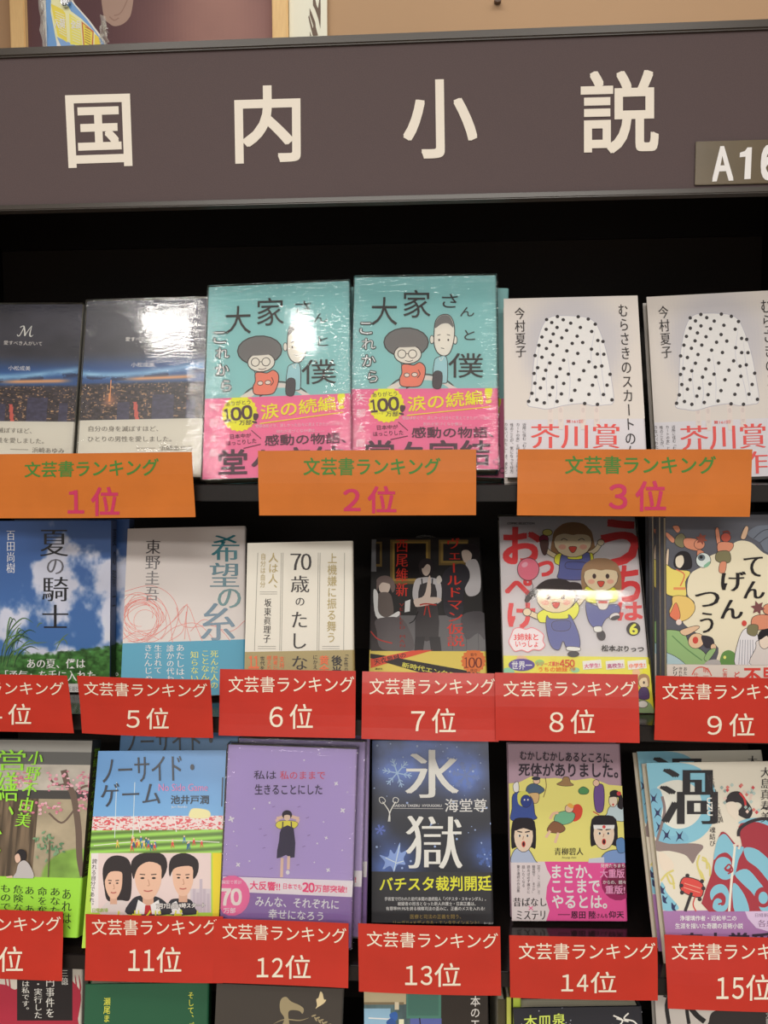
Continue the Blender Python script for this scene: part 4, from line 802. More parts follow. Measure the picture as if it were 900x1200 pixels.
def head(x, y, rx, ry, hair):
    c.rect(x-rx*.4, y+ry*.6, x+rx*.4, y+ry*1.35, (204, 162, 138)); c.poly([(x-rx, y-ry*.3), (x-rx*.9, y-ry*.8), (x, y-ry*1.05), (x+rx*.9, y-ry*.8), (x+rx, y-ry*.3), (x+rx*.88, y+ry*.35), (x+rx*.45, y+ry*.88), (x, y+ry), (x-rx*.45, y+ry*.88), (x-rx*.88, y+ry*.35)], FC, 3)
    for s_ in (-1, 1): c.ell(x+s_*rx*.42, y-ry*.05, rx*.15, ry*.05, HR); c.line([(x+s_*rx*.22, y-ry*.22), (x+s_*rx*.62, y-ry*.24)], 4, HR, 0)
    c.line([(x, y+ry*.02), (x+rx*.1, y+ry*.3), (x-rx*.06, y+ry*.32)], 3, (182, 134, 112)); c.line([(x-rx*.32, y+ry*.56), (x, y+ry*.6), (x+rx*.32, y+ry*.55)], 5, (176, 92, 84)); c.poly(hair, HR, 3)
c.blob([(115, 640), (108, 560), (130, 515), (170, 502), (215, 520), (228, 580), (222, 680), (190, 690), (130, 690)], HR)
c.blob([(100, 745), (115, 705), (150, 690), (200, 690), (232, 720), (235, 745)], (206, 196, 194)); head(153, 620, 36, 62, [(112, 625), (115, 560), (150, 515), (200, 530), (198, 610), (188, 572), (140, 570), (120, 600)])
c.blob([(375, 745), (385, 690), (420, 680), (470, 685), (490, 720), (495, 745)], SU); head(440, 598, 44, 72, [(385, 590), (382, 540), (400, 505), (450, 492), (500, 520), (502, 570), (482, 600), (478, 550), (430, 548), (400, 560)]); c.poly([(412, 690), (440, 745), (380, 745), (395, 700)], (222, 220, 224))
c.blob([(210, 745), (225, 690), (262, 668), (330, 672), (372, 700), (385, 745)], SU); head(296, 600, 56, 84, [(235, 600), (225, 540), (245, 505), (300, 485), (360, 500), (375, 550), (352, 600), (348, 545), (300, 528), (262, 545), (246, 570)])
c.poly([(255, 685), (296, 712), (340, 685), (350, 745), (240, 745)], (226, 224, 228)); c.poly([(284, 708), (306, 708), (312, 745), (280, 745)], (176, 40, 44))
c.txt('誇れる自分であれ。', 0, 0, c=(50, 46, 48), q=[(66, 516), (86, 516), (72, 706), (52, 706)], v=True); c.txt('7月7日(日)9時スタート', 0, 0, c=WHT, q=[(330, 700), (532, 698), (530, 720), (330, 726)], b=.03, outline=(90, 80, 90), ow=.09); c.txt('日曜劇場', 66, 720, 130, 736, (150, 178, 80), b=.02); c.txt('ノーサイド・ゲーム', 150, 726, 520, 790, (206, 208, 60), b=.03)
c.build('band_print'); spine_print(e, W, H, T, 'ノーサイドゲーム池井戸潤', .03, .185, (44, 52, 66), base=[(zb, H, (120, 172, 220))])
g12 = copy_tree(g11, frame_matrix(-.2890, .0500, -.4830, 18., .0, 2.))
g = 'rugby field books'; finish(g11, 'blue rugby field book with a photo band of three people, front copy', g); finish(g12, 'shaded rugby field book behind the front copy, only its title top showing', g)

# ---- rank 12: lavender
P_P = (133, 195, -.1568, .0050, -.4905, 9.5, -1.6, 2.3)
e, W, H = book(P_P, .014, (172, 154, 202), hard=False, wrap=True); CR = (250, 860, 3.528); T = .014; p12 = e
zb = bandtop(e, W, H, CR, 350, 598)
c = Canvas(e, W, H, CR, y0=-.0003); PK = (206, 84, 104)
c.txt('私は', 168, 152, 260, 188, (62, 52, 78), b=.01); c.txt('私のままで', 276, 154, 462, 188, PK, b=.01); c.txt('生きることにした', 172, 208, 450, 250, (62, 52, 78), b=.02)
c.line([(262, 350), (280, 345), (300, 336)], 13, (222, 192, 170)); c.line([(355, 350), (335, 345), (315, 338)], 13, (222, 192, 170)); c.line([(262, 352), (272, 378)], 14, (222, 192, 170), 0); c.line([(352, 352), (340, 378)], 14, (222, 192, 170), 0)
c.opoly([(268, 362), (300, 358), (340, 362), (350, 375), (330, 392), (275, 392), (258, 378)], (232, 214, 84), (90, 80, 90), 2); c.poly([(282, 388), (332, 388), (336, 510), (300, 500), (262, 514), (272, 440)], (58, 52, 76), 2); c.line([(288, 362), (286, 392)], 5, (58, 52, 76), 0); c.line([(322, 362), (324, 392)], 5, (58, 52, 76), 0)
c.ell(305, 334, 21, 19, (46, 38, 52)); c.ell(305, 344, 13, 15, (226, 196, 174)); c.blob([(286, 338), (305, 322), (325, 338), (305, 334)], (46, 38, 52)); c.line([(285, 512), (282, 592)], 12, (222, 192, 170), 0); c.line([(312, 505), (310, 560)], 12, (222, 192, 170), 0); c.ell(308, 572, 8, 9, (240, 238, 240))
for x, y, r_ in ((75, 352, 14), (535, 316, 12), (103, 540, 11), (508, 205, 10), (233, 284, 6), (475, 562, 10), (467, 429, 8), (430, 452, 5), (98, 462, 4), (150, 525, 5), (418, 530, 4), (456, 363, 4), (170, 308, 5), (85, 402, 4), (533, 480, 4), (376, 108, 5), (440, 80, 4), (555, 240, 4)):
    for k in range(4): a = k*math.pi/2+x; c.ell(x+r_*.5*math.cos(a), y+r_*.5*math.sin(a), r_*.5, r_*.28, (226, 220, 236), 8, rot=math.degrees(a))
for x, y in ((250, 300), (355, 300), (390, 345), (195, 392), (215, 418), (395, 418), (210, 470), (375, 464), (240, 555), (350, 540)): c.line([(x-6, y+2), (x+6, y-2)], 2, (120, 104, 150), 0)
c.build('cover_print', m=INKG); mesh_obj('paper_band', shell(W, T, .0002, zb, .0003, .00035), cmat((140, 112, 168)), e)
c = Canvas(e, W, H, CR, y0=-.0007); c.lim = (-W/2, W/2, 0, zb+.004)
c.poly([(40, 588), (578, 606), (574, 674), (36, 650)], (228, 216, 226)); c.ell(78, 668, 74, 84, (240, 112, 160)); c.txt('韓国で累計', 34, 604, 118, 620, (248, 214, 226)); c.num('70', 30, 640, 116, 706, WHT, .06); c.txt('万部', 44, 718, 92, 740, (250, 226, 234), b=.02)
c.txt('大反響!!', 0, 0, c=(226, 70, 120), q=[(152, 606), (276, 612), (276, 648), (152, 642)], b=.03); c.txt('日本でも', 0, 0, c=(226, 70, 120), q=[(290, 616), (366, 620), (366, 644), (290, 640)], b=.02); c.num('20', 0, 0, 0, 0, (226, 70, 120), .06, [(370, 614), (418, 616), (418, 654), (370, 650)]); c.txt('万部突破!', 0, 0, c=(226, 70, 120), q=[(420, 622), (552, 628), (552, 656), (420, 652)], b=.03)
c.txt('みんな、それぞれに', 0, 0, c=(236, 228, 242), q=[(176, 670), (520, 686), (518, 724), (174, 710)], b=.02); c.txt('幸せになろう', 0, 0, c=(236, 228, 242), q=[(230, 722), (456, 734), (454, 772), (228, 762)], b=.02)
c.build('band_print')
p13 = copy_tree(p12, frame_matrix(-.1490, .0240, -.4900, 9.5, -1.2, 2.)); p14 = copy_tree(p12, frame_matrix(-.1450, .0430, -.4900, 9.5, -.8, 2.), skip=('shrink_wrap',))
g = 'lavender books'; finish(p12, 'shrink-wrapped lavender book with a small girl in a dark dress, front copy', g); finish(p13, 'lavender book directly behind the front copy, right edge showing', g); finish(p14, 'rearmost lavender book, its right edge nearest the dark snowflake book', g)

# ---- rank 13: snow crystals
e, W, H = book((130.1, 188.5, -.0095, .0678, -.4985, 17.8, .8, 1.), .018, (38, 40, 52)); CR = (415, 860, 3.53); T = .018
zb = bandtop(e, W, H, CR, 330, 571)
c = Canvas(e, W, H, CR, y0=-.0003); c.lim = (-W/2, W/2, zb-.001, H)
def f_ice(u, v):
    n = fbm(u*5, v*6, 31, 4); g = np.zeros(len(u))
    for x, y, r_, k in ((.2, .2, .22, .9), (.75, .12, .2, .7), (.78, .3, .2, .8), (.3, .05, .4, .9), (.15, .95, .22, 1.0), (.95, .85, .18, .8), (.06, .7, .1, .6), (1., .1, .3, .4)): g = g+k*np.exp(-(((u-x)/r_)**2+((v-y)/(r_*.8))**2))
    g = np.clip(g*(.5+n), 0, 1.2)[:, None]; return np.array([26, 27, 36])+np.array([48, 74, 132])*g
c.lgrid(-W/2, W/2, zb, H, 80, 100, f_ice)
def flake(x, y, r_, cc, w=5):
    for k in range(6):
        a = k*math.pi/3+.2; c.line([(x, y), (x+r_*math.cos(a), y+r_*math.sin(a))], w, cc, 0)
        for f in (.45, .7):
            for s_ in (-.7, .7): c.line([(x+f*r_*math.cos(a), y+f*r_*math.sin(a)), (x+f*r_*math.cos(a)+r_*.28*math.cos(a+s_), y+f*r_*math.sin(a)+r_*.28*math.sin(a+s_))], w*.7, cc, 0)
flake(178, 162, 62, (150, 180, 214)); flake(462, 172, 58, (92, 116, 176), 9); flake(545, 510, 40, (70, 96, 160), 8); flake(108, 396, 22, (92, 112, 190), 6)
c.blob([(105, 500), (140, 508), (150, 478), (168, 495), (190, 448), (192, 490), (220, 480), (205, 515), (212, 540), (180, 540), (165, 570), (150, 545), (118, 560), (128, 530)], (132, 158, 214)); c.line([(165, 565), (175, 520), (188, 460)], 3, (206, 220, 240)); c.line([(170, 530), (130, 512)], 3, (206, 220, 240), 0); c.line([(172, 535), (205, 525)], 3, (206, 220, 240), 0)
rr = random.Random(12)
for i in range(70): c.ell(rr.uniform(80, 575), rr.uniform(35, 560), *([rr.choice([1.6, 2.2, 3.5, 5])]*2), (150, 172, 214), 7)
SV = (226, 222, 214)
c.txt('氷', 218, 66, 426, 264, SV, serif=True, b=.035, res=4); c.txt('獄', 218, 338, 444, 556, SV, serif=True, b=.0, res=4); c.txt('海堂尊', 376, 268, 548, 322, (216, 216, 214), b=.012); c.txt('KAIDOU TAKERU  HYOUGOKU', 162, 291, 362, 301, (206, 206, 206), b=.03); c.line([(160, 307), (368, 309)], 2, (190, 190, 190), 0)
c.line([(118, 280), (145, 320), (148, 362)], 4, SV); c.line([(172, 280), (150, 320), (142, 362)], 4, SV); c.line([(118, 262), (130, 276), (118, 288), (106, 278), (106, 264)], 3, SV, closed=True); c.line([(172, 262), (184, 270), (178, 284), (164, 282), (162, 268)], 3, SV, closed=True)
c.build('cover_print', m=INKG); mesh_obj('paper_band', shell(W, T, .0002, zb, .0003, .00035), cmat((44, 44, 48)), e)
c = Canvas(e, W, H, CR, y0=-.0007); c.lim = (-W/2, W/2, 0, zb)
c.txt('バチスタ裁判開廷', 0, 0, c=(238, 222, 60), q=[(108, 594), (566, 586), (568, 648), (106, 650)], b=.03, res=3)
for s_, x0, x1, y in (('手術室で行われた前代未聞の連続殺人「バチスタ・スキャンダル」。', 126, 545, 682), ('被疑者の担当となった新人弁護士・日高正義は、', 180, 502, 702), ('有罪率99.9%を誇る検察司法の歪みに、正義のメスを入れる!', 132, 540, 722)): c.txt(s_, x0, y-8, x1, y+8, (206, 206, 204), b=.01)
c.txt('医療と司法の正義を問う、', 232, 746, 442, 764, (160, 138, 78)); c.txt('リーガル×メディカル・エンタテインメント!', 162, 771, 516, 789, (160, 138, 78)); c.txt('角川書店', 536, 778, 575, 788, (170, 170, 170))
c.build('band_print'); finish(e, 'dark blue-black snowflake book with two big silver characters')

# ---- rank 14: folk figures on yellow ground
e, W, H = book((124.2, 185.7, .1381, .0870, -.5014, 11.8, .3, 2.6), .014, (170, 142, 158)); CR = (580, 860, 3.528); T = .014
zb = bandtop(e, W, H, CR, 300, 528)
c = Canvas(e, W, H, CR, y0=-.0003); c.lim = (-W/2, W/2, zb-.001, H); OL = (46, 38, 42); SKN = (222, 186, 160)
c.poly([(40, 205), (100, 200), (150, 175), (200, 185), (250, 182), (330, 192), (400, 182), (470, 210), (560, 215), (560, 540), (40, 540)], (222, 214, 122), 0)
c.opoly([(255, 208), (275, 196), (285, 178), (305, 180), (312, 200), (325, 212), (290, 216)], (150, 118, 78), OL, 2); c.opoly([(345, 232), (365, 218), (388, 232), (380, 248), (352, 248)], (76, 138, 86), OL, 2)
# fisherman, blue figure
c.opoly([(135, 215), (165, 205), (205, 230), (180, 250), (140, 255), (128, 240)], (70, 92, 118), OL, 2); c.oell(172, 195, 14, 12, SKN, OL, 2); c.ell(170, 184, 18, 8, (40, 44, 60)); c.line([(200, 262), (212, 220), (208, 180)], 3, (110, 84, 56)); c.opoly([(130, 250), (180, 245), (175, 285), (140, 280)], (206, 172, 120), OL, 2)
c.opoly([(75, 250), (120, 240), (155, 270), (165, 330), (172, 350), (120, 362), (66, 355), (70, 310)], (56, 78, 148), OL, 2.5); c.blob([(95, 245), (130, 238), (148, 270), (132, 300), (98, 290)], (206, 206, 96)); c.oell(128, 278, 22, 26, (40, 60, 132), OL, 2); c.ell(122, 272, 3, 4, WHT, 8); c.ell(136, 272, 3, 4, WHT, 8); c.opoly([(75, 210), (95, 198), (98, 235), (80, 240)], (226, 226, 220), OL, 2)
# lying figure
c.poly([(300, 330), (320, 300), (345, 290), (362, 310), (355, 345), (330, 362), (305, 352)], (206, 70, 52), 3); c.opoly([(255, 330), (295, 318), (330, 330), (320, 362), (280, 375), (245, 360)], (112, 176, 140), OL, 2); c.oell(307, 308, 18, 17, SKN, OL, 2, rot=-30); c.blob([(298, 296), (310, 286), (326, 298), (318, 308)], (222, 168, 80)); c.line([(262, 325), (240, 330), (228, 352)], 11, (222, 180, 150)); c.opoly([(240, 362), (275, 372), (290, 395), (262, 410), (215, 400)], (132, 90, 62), OL, 2); c.line([(228, 400), (210, 428)], 11, SKN, 0); c.line([(262, 408), (248, 450)], 11, SKN, 0)
# purple monk
c.opoly([(415, 215), (445, 210), (452, 260), (445, 318), (418, 320), (408, 260)], (104, 74, 140), OL, 2.5); c.oell(418, 203, 13, 14, SKN, OL, 2); c.line([(405, 320), (430, 335)], 4, (190, 60, 60), 0)
# lady upper right
c.opoly([(462, 330), (475, 300), (520, 290), (545, 300), (545, 360), (455, 348)], (186, 206, 214), OL, 2); c.blob([(475, 240), (500, 232), (525, 255), (528, 310), (505, 300), (510, 262), (480, 262)], (34, 28, 34)); c.oell(488, 276, 18, 26, (232, 206, 186), OL, 2); c.blob([(470, 262), (490, 246), (515, 262), (490, 260)], (34, 28, 34)); c.ell(512, 246, 9, 9, (200, 60, 70)); c.ell(488, 292, 4, 5, (190, 60, 60))
def bighead(x, y, rx, ry, flip, band):
    s_ = flip
    c.poly([(x-rx*1.15, y-ry*.9), (x, y-ry*1.15), (x+rx*1.15, y-ry*.9), (x+rx*1.25, y+ry*.7), (x+rx*.75, y+ry*.7), (x-rx*.75, y+ry*.7), (x-rx*1.25, y+ry*.7)], (30, 25, 32), 3)
    c.oell(x, y, rx, ry, (232, 200, 178), OL, 2.5); c.poly([(x-rx, y-ry*.35), (x-rx*.8, y-ry), (x, y-ry*1.1), (x+rx*.8, y-ry), (x+rx, y-ry*.35), (x, y-ry*.5)], (30, 25, 32), 3)
    for q in (-1, 1): c.ell(x+q*rx*.42, y-ry*.02, rx*.17, ry*.09, WHT); c.ell(x+q*rx*.40, y-ry*.02, rx*.09, ry*.08, OL); c.line([(x+q*rx*.15, y-ry*.24), (x+q*rx*.65, y-ry*.3)], 5, OL, 0)
    c.ell(x, y+ry*.5, rx*.2, ry*.2, (206, 80, 70)); c.ell(x, y+ry*.5, rx*.12, ry*.14, (60, 24, 30)); c.line([(x, y), (x-rx*.08, y+ry*.22)], 3, (170, 120, 100), 0)
    if band: c.poly([(x-rx, y-ry*.55), (x+rx, y-ry*.55), (x+rx*.95, y-ry*.3), (x-rx*.95, y-ry*.3)], (228, 224, 220)); c.ell(x, y-ry*.43, 7, 7, (206, 70, 70), 10)
c.opoly([(70, 540), (80, 480), (130, 470), (165, 520), (170, 540)], (170, 182, 206), OL, 2.5); bighead(118, 422, 40, 66, 1, False)
c.opoly([(440, 540), (455, 490), (520, 478), (560, 500), (560, 540)], (120, 150, 200), OL, 2.5); bighead(450, 412, 44, 66, 1, True); c.opoly([(500, 440), (530, 430), (545, 480), (510, 490)], (90, 130, 180), OL, 2); c.poly([(385, 540), (388, 515), (450, 508), (452, 540)], (196, 200, 214))
c.txt('むかしむかしあるところに、', 0, 0, c=(46, 36, 48), q=[(104, 84), (300, 70), (486, 92), (484, 118)][:0] or [(104, 72), (488, 80), (486, 120), (104, 106)], b=.025, res=3); c.txt('死体がありました。', 0, 0, c=(46, 36, 48), q=[(98, 122), (506, 118), (508, 182), (98, 172)], b=.03, res=3)
c.txt('青柳碧人', 246, 470, 364, 500, (46, 40, 44), serif=True, b=.01); c.txt('Aoyagi Aito', 276, 506, 336, 516, (90, 80, 70))
c.build('cover_print'); mesh_obj('paper_band', shell(W, T, .0002, zb, .0003, .00035), cmat((226, 84, 150)), e)
c = Canvas(e, W, H, CR, y0=-.0007); c.lim = (-W/2, W/2, 0, zb)
c.poly([(60, 520), (205, 522), (215, 560), (232, 590), (215, 630), (210, 680), (225, 730), (212, 790), (60, 790)], (214, 204, 206), 0)
c.ell(510, 610, 72, 78, (150, 40, 92)); c.ell(520, 606, 56, 60, (112, 34, 66)); PW_ = (244, 224, 234)
for s_, y0, x1 in (('まさか、', 542, 400), ('ここまで', 602, 432), ('やるとは。', 666, 462)): c.txt(s_, 236, y0, x1, y0+54, PW_, b=.035, res=3)
c.txt('恩田 陸', 314, 732, 416, 762, (60, 30, 50), b=.03); c.txt('さんも', 420, 742, 466, 760, (60, 30, 50), b=.02); c.txt('仰天', 470, 732, 532, 760, (60, 30, 50), b=.03); c.line([(260, 746), (310, 746)], 3, (90, 40, 66), 0)
c.txt('発売たちまち', 436, 536, 536, 552, PW_, b=.01); c.txt('大重版', 434, 558, 534, 594, (246, 150, 190), b=.03); c.txt('からの、続々', 446, 604, 540, 620, PW_, b=.01); c.txt('重版!', 456, 626, 536, 660, (246, 150, 190), b=.03)
for i, s_ in enumerate(('桃太郎って……ミツよ、一寸法師が……マサつ', '龍宮城で……まさか!', '読めば必ず誰かに', '話したくなる', '驚き連続の作品集')): c.txt(s_, 174-i*21, 542, 187-i*21, 542+(120, 116, 116, 90, 112)[i], (70, 60, 66), v=True)
c.txt('昔ばなし', 76, 676, 212, 712, DK, serif=True, b=.03); c.txt('×', 138, 710, 158, 728, (226, 100, 150)); c.txt('ミステリ', 90, 730, 206, 766, DK, serif=True, b=.03)
c.build('band_print'); finish(e, 'yellow and mauve folk figures book with a pink band, above the number 14 card')

# ---- rank 15: whirlpool
P_W = (134, 193.7, .2889, .0086, -.4996, 23.3, 1.3, 2.1)
e, W, H = book(P_W, .020, (216, 210, 194)); CR = (740, 870, 3.6375); T = .02; u15 = e
zb = bandtop(e, W, H, CR, 350, 716)
c = Canvas(e, W, H, CR, y0=-.0003); c.lim = (-W/2, W/2, zb-.001, H); LB = (128, 186, 206); NV = (40, 44, 84); MR = (158, 50, 62)
c.blob([(60, 88), (180, 84), (290, 110), (355, 200), (350, 330), (290, 410), (190, 436), (110, 410), (80, 330), (72, 200)], LB); c.blob([(110, 190), (200, 160), (280, 200), (300, 290), (260, 350), (190, 368), (130, 330), (120, 260)], (214, 214, 204)); c.blob([(72, 215), (120, 200), (135, 260), (128, 330), (165, 400), (220, 380), (240, 420), (130, 430), (80, 350)], (120, 176, 200))
for x, y in ((95, 240), (112, 300), (120, 360), (150, 395), (205, 400)): c.blob([(x-16, y-22), (x, y-8), (x+14, y-24), (x+6, y+4), (x+18, y+20), (x-2, y+10), (x-16, y+24), (x-8, y)], NV)
c.line([(105, 430), (140, 300), (130, 230)], 12, (128, 112, 112)); c.poly([(100, 418), (160, 432), (250, 430), (298, 436), (304, 452), (280, 480), (262, 516), (248, 500), (225, 478), (160, 462), (104, 462)], (134, 118, 116), 3)
for p in ([(290, 480), (280, 520), (300, 580)], [(300, 500), (330, 520), (335, 570)], [(285, 540), (300, 560), (310, 590)], [(125, 590), (150, 560), (180, 545)], [(160, 560), (175, 580), (182, 625)], [(150, 565), (165, 600), (185, 600)], [(300, 490), (318, 500), (322, 540)]): c.line(p, 8, (206, 196, 116))
c.blob([(115, 470), (150, 480), (180, 520), (170, 545), (130, 540)], (222, 208, 190)); c.blob([(125, 600), (140, 610), (150, 640), (200, 700), (185, 716), (140, 716), (120, 690)], LB)
for x, y in ((132, 628), (142, 668), (180, 700)): c.blob([(x-10, y-18), (x+2, y-6), (x+12, y-14), (x+4, y+6), (x+10, y+18), (x-8, y+12)], NV)
c.opoly([(222, 575), (300, 598), (294, 660), (212, 632)], (206, 72, 66), (56, 46, 50), 4); c.line([(225, 600), (294, 622)], 3, (236, 160, 140), 0); c.line([(222, 618), (292, 640)], 3, (236, 160, 140), 0)
for x, y in ((238, 568), (300, 592), (306, 622), (290, 668), (215, 640), (212, 610)): c.ell(x, y, 9, 9, (52, 44, 48), 10)
c.line([(256, 640), (228, 720)], 13, (48, 42, 44), 0); c.line([(274, 650), (262, 690), (275, 720)], 5, (196, 62, 60))
# robed figure seen from behind
c.blob([(400, 250), (420, 215), (460, 210), (485, 240), (515, 290), (500, 325), (470, 318), (450, 300), (470, 270), (450, 255), (420, 262)], (46, 40, 44)); c.blob([(405, 258), (440, 255), (455, 290), (450, 330), (425, 315), (408, 290)], (228, 210, 194)); c.line([(460, 215), (480, 240), (486, 270)], 9, (196, 56, 56))
for i in range(34):
    x, y = rr.uniform(375, 545), rr.uniform(180, 300)
    if 400 < x < 470 and y > 215: continue
    c.poly([(x-8, y), (x, y-9), (x+8, y), (x, y+9)], rr.choice([(206, 120, 112), (176, 196, 190), (196, 76, 80), (222, 196, 184), (150, 170, 166)]))
c.poly([(455, 360), (500, 330), (560, 322), (700, 330), (800, 400), (800, 730), (330, 730), (340, 560), (372, 400), (400, 385), (440, 430), (470, 440)], MR, 3)
for p in ([(455, 345), (540, 340), (640, 390), (710, 480), (760, 600), (760, 540), (700, 400), (640, 340), (560, 322), (490, 326)],
          [(372, 404), (400, 392), (440, 440), (478, 448), (455, 500), (440, 560), (405, 585), (372, 575), (352, 540), (362, 500), (388, 488), (416, 498), (424, 524), (410, 540), (396, 532), (398, 546), (418, 552), (432, 534), (430, 498), (404, 470), (372, 478), (350, 500), (356, 450)],
          [(440, 560), (490, 540), (540, 590), (590, 660), (620, 730), (560, 730), (520, 650), (470, 600)],
          [(334, 640), (352, 612), (384, 604), (408, 624), (416, 664), (404, 712), (372, 722), (346, 706), (350, 676), (366, 664), (384, 674), (380, 694), (396, 690), (400, 660), (382, 640), (356, 650), (340, 672)],
          [(480, 450), (540, 460), (620, 540), (680, 640), (710, 730), (650, 730), (600, 620), (540, 540), (490, 500)],
          [(590, 380), (650, 430), (720, 560), (770, 700), (730, 640), (660, 510), (600, 440)], [(432, 600), (480, 650), (500, 730), (440, 730)]): c.poly(p, LB, 4)
c.line([(455, 400), (460, 370), (500, 340), (560, 325), (620, 330)], 14, (48, 42, 48)); c.line([(440, 440), (425, 590), (415, 720)], 10, (226, 218, 206)); c.line([(432, 440), (460, 432), (455, 455)], 9, (226, 208, 194)); c.line([(395, 540), (415, 520), (430, 545), (410, 560)], 7, MR); c.line([(365, 660), (385, 650), (388, 680), (368, 690)], 7, MR)
c.poly([(468, 420), (530, 430), (540, 450), (490, 446)], MR); c.ell(560, 660, 38, 44, MR); c.ell(560, 662, 20, 26, LB)
c.txt('渦', 128, 112, 358, 348, (34, 32, 36), b=.05, serif=True, res=4); c.txt('UZU', 0, 0, c=WHT, q=[(342, 236), (344, 312), (322, 312), (320, 236)], b=.04)
c.txt('妹背山婦女庭訓', 0, 0, c=(60, 54, 56), q=[(318, 138), (345, 134), (390, 340), (362, 346)], v=True, serif=True); c.txt('魂結び', 332, 360, 356, 442, (60, 54, 56), v=True, serif=True); c.txt('大島真寿美', 550, 106, 590, 340, (50, 46, 48), v=True, serif=True, b=.01)
c.build('cover_print'); mesh_obj('paper_band', shell(W, T, .0002, zb, .0003, .00035), cmat((158, 112, 164)), e)
c = Canvas(e, W, H, CR, y0=-.0007); c.lim = (-W/2, W/2, 0, zb)
c.poly([(480, 712), (495, 750), (530, 790), (600, 810), (800, 815), (800, 700), (480, 700)], (206, 184, 214), 0)
c.txt('浄瑠璃作者・近松半二の', 206, 738, 446, 760, (240, 228, 240), b=.025); c.txt('生涯を描いた奇蹟の芸術小説', 186, 770, 474, 794, (240, 228, 240), b=.025); c.txt('日経新聞', 526, 728, 600, 744, (110, 84, 120)); c.txt('各紙', 538, 756, 610, 786, (130, 96, 130), serif=True); c.txt('直木賞受賞', 212, 812, 700, 900, (50, 36, 56), b=.04)
c.build('band_print')
u16 = copy_tree(u15, frame_matrix(.2855, .0360, -.4975, 23.3, 1.3, 2.1))
g = 'whirlpool books'; finish(u15, 'cream whirlpool and robed figure book with a purple band, front copy', g); finish(u16, 'whirlpool book behind the front copy, a thin strip showing at its top left', g)

# ---- fourth shelf, only tops visible
def low(pose, T, cover, crop, **k):
    e, W, H = book(pose, T, cover, **k); c = Canvas(e, W, H, crop, y0=-.0003); return e, W, H, c
e, W, H, c = low((128, 182, -.4522, .0283, -.7360, 9.6, 1, .2), .018, (206, 200, 188), (0, 855, 3.48))
c.blob([(-40, 1060), (20, 1040), (60, 1060), (100, 1040), (260, 1000), (300, 1030), (330, 1080), (318, 1180), (300, 1260), (-40, 1260)], (170, 46, 66))
for x in (290, 306, 322, 20, 35): c.line([(x, 1000), (x+6, 1050), (x+2, 1085)], 6, (170, 46, 66), taper=True)
c.rect(70, 960, 296, 1186, (38, 34, 36)); c.txt('昨日、三億', 250, 880, 278, 1040, WHT, v=True, serif=True); c.txt('円事件を', 188, 1012, 222, 1172, WHT, v=True, serif=True); c.txt('計画・実行した', 140, 960, 172, 1176, WHT, v=True, serif=True); c.txt('のは私です。', 90, 1000, 120, 1140, WHT, v=True, serif=True)
c.build('cover_print'); finish(e, 'white and crimson book with a black text panel, left end of the lowest visible shelf')
e, W, H, c = low((128, 190, -.3043, -.0077, -.7360, 9, -.6, 6), .02, (36, 88, 62), (90, 860, 3.528))
c.txt('瀬尾まいこ', 0, 0, c=(206, 208, 80), q=[(112, 1090), (140, 1090), (136, 1260), (108, 1260)], v=True, b=.01); c.txt('そして、バトン', 0, 0, c=(206, 208, 80), q=[(460, 1068), (484, 1068), (486, 1280), (462, 1280)], v=True, b=.01)
c.build('cover_print'); finish(e, 'plain dark green book with small yellow lettering on the lowest visible shelf')
e, W, H, c = low((128, 206, -.1686, -.0203, -.7360, 5.9, -2.5, 4.), .022, (64, 60, 56), (240, 1140, 4.5)); GB = (150, 138, 108)
c.blob([(610, 98), (622, 110), (628, 138), (640, 142), (628, 160), (600, 178), (584, 188), (592, 170), (588, 140), (600, 130)], (206, 190, 150)); c.blob([(395, 165), (405, 135), (430, 126), (455, 150), (500, 170), (522, 190), (515, 215), (498, 200), (455, 196), (440, 215), (445, 290), (405, 290), (420, 240), (400, 205)], GB); c.line([(360, 270), (420, 245), (500, 250), (550, 236)], 6, GB, taper=True)
for i in range(9): c.ell(575+i*10, 225+i*6+(i % 2)*12, 14, 5, GB, 8, rot=(i % 2)*80-20)
c.build('cover_print'); spine_print(e, W, H, .022, '❦', .165, .185, GB) if False else None
finish(e, 'charcoal cloth-look book with faint gold bird and plant on the lowest visible shelf')
e, W, H, c = low((128, 188, -.0122, .0045, -.7358, 9, 1, .8), .020, (44, 42, 42), (400, 1140, 4.09))
def f_st(u, v):
    n = fbm(u*7, v*9, 17, 4)[:, None]; return np.array([70, 92, 96])*(.5+1.1*n)
c.lgrid(-W/2, W/2*.55, 0, H, 40, 50, f_st)
c.rect(106, 60, 310, 150, (176, 164, 132)); c.rect(106, 140, 300, 152, (120, 108, 84)); c.rect(256, 140, 276, 176, (206, 196, 170)); c.rect(312, 60, 478, 218, (72, 124, 110)); c.rect(320, 66, 466, 205, (62, 108, 98)); c.rect(478, 60, 700, 400, (40, 36, 34))
c.rect(106, 170, 236, 250, (140, 180, 206)); c.line([(130, 216), (250, 222)], 6, (226, 232, 236), 0); c.blob([(230, 200), (262, 186), (270, 215), (250, 235)], (50, 96, 168)); c.blob([(215, 240), (240, 216), (262, 240), (255, 270)], (46, 84, 150)); c.rect(276, 222, 300, 262, (226, 222, 190)); c.rect(330, 218, 480, 262, (84, 96, 160)); c.line([(375, 215), (380, 260)], 6, (36, 34, 50), 0)
c.txt('日本のエ', 0, 0, c=(214, 212, 208), q=[(620, 60), (666, 60), (664, 262), (618, 262)], v=True, b=.01)
c.build('cover_print', m=INKG); spine_print(e, W, H, .02, '日本のエ', .09, .17, (90, 86, 60)); finish(e, 'dark book with a teal and blue interior picture, below the number 13 card')
